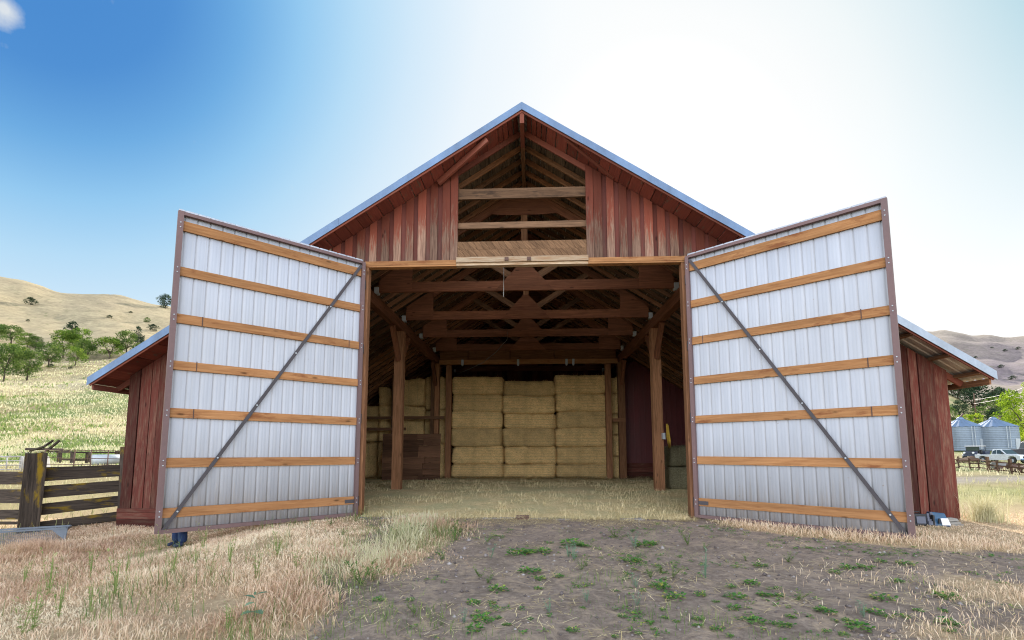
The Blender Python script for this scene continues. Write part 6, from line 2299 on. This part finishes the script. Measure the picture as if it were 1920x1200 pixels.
p = flat_pt(1945, 864)
t2 = truck(p, rad(-100), 'dark vehicle cut by the right border beside the silver pickup', 'car_dark')
# old open truck with a canvas top
p, dist = hit(1831, 864)
t = thing('old_truck', (0, 0, 0), 'old dark open truck with a pale canvas top left of the silver pickup', 'old truck')
def ch(mb, nm, m, bevel=0.0):
    o = mb.build(nm, m, None, bevel=bevel)
    o.parent = t
    return o
mb = MB()
mb.box(-1.6, 1.6, -0.7, 0.7, 0.6, 0.95)
mb.box(0.55, 1.65, -0.5, 0.5, 0.951, 1.3)
mb.box(-1.7, -0.6, -0.85, 0.85, 0.951, 1.35)
ch(mb, 'body', 'car_dark', 0.04)
mb = MB()
extrude_profile(mb, [(-0.9, 2.0), (-0.8, 2.12), (0.75, 2.1), (0.85, 1.98)], -0.85, 0.85)
ch(mb, 'canvas_top', 'canvas', 0.03)
for x, y in ((-0.8, -0.75), (-0.8, 0.75), (0.7, -0.75), (0.7, 0.75)):
    mb = MB()
    mb.tube([(x, y, 0.95), (x, y, 2.02)], 0.035, 6)
    ch(mb, 'roof_post', 'black')
mb = MB()
mb.poly([(0.66, -0.72, 1.35), (0.66, 0.72, 1.35), (0.66, 0.72, 1.95), (0.66, -0.72, 1.95)], (0.02, 0, 0))
ch(mb, 'windscreen', 'glass')
mb = MB()
mb.box(-0.45, -0.1, -0.6, 0.6, 1.0, 1.55)
ch(mb, 'seat', 'black', 0.04)
for x in (-1.1, 1.15):
    for s in (-1, 1):
        wheel(None, None, (x, s * 0.78, 0.42), 0.42, 0.2, t)
        mb = MB()
        mb.tube([(x - 0.55, s * 0.8, 0.62), (x - 0.3, s * 0.8, 0.88), (x + 0.1, s * 0.8, 0.92), (x + 0.5, s * 0.8, 0.66)], 0.1, 8)
        ch(mb, 'fender', 'canvas' if x > 0 else 'car_dark')
for s in (-1, 1):
    mb = MB()
    mb.lathe([(0.01, -0.08), (0.12, -0.05), (0.13, 0.05), (0.01, 0.06)], (0, 0, 0), 12)
    for i, v in enumerate(mb.v):
        mb.v[i] = Vector((v.z, v.x, v.y)) + Vector((1.72, s * 0.5, 1.12))
    ch(mb, 'headlight', 'lamp')
t.location = p
t.rotation_euler = (0, 0, rad(205))
osc = 47 * (dist * 0.74) / FPX / 3.6
t.scale = (osc, osc, osc)
# scrap and brush along the right fence
for i, (x, y, lab, m_) in enumerate(((1884, 882, 'pale grey boulder beside the rail fence on the right', 'stone'), (1899, 884, 'dark rusty scrap machine part behind the big fence post', 'rust'), (1911, 886, 'dark heap of scrap iron by the rail fence at the right border', 'rust'), (1813, 868, 'low dark log lying behind the rail fence near the barn', 'pole_wood'))):
    p = flat_pt(x, y)
    mb = MB()
    for k in range(7):
        c = p + Vector((random.uniform(-0.6, 0.6), random.uniform(-0.4, 0.4), random.uniform(0.0, 0.3)))
        s = random.uniform(0.08, 0.2) * (1.4 if i == 0 else 1)
        if i == 3:
            mb.tube([p + Vector((-0.9 + k * 0.1, 0.1 * k, 0.2)), p + Vector((1.1, 0.1 * k, 0.25 + 0.05 * k))], 0.13, 7)
        else:
            mb.hexa([c + Vector((a_ * s, b_ * s, c_ * s * 0.8)) for c_ in (-1, 1) for a_, b_ in ((-1, -1), (1, -1), (1, 1), (-1, 1))], jit=0.06)
    tag(mb.build('boulder' if i == 0 else ('log_pile' if i == 3 else 'scrap_heap'), m_, origin=p, bevel=0.05), lab, 'boulder' if i == 0 else ('logs' if i == 3 else 'scrap'))
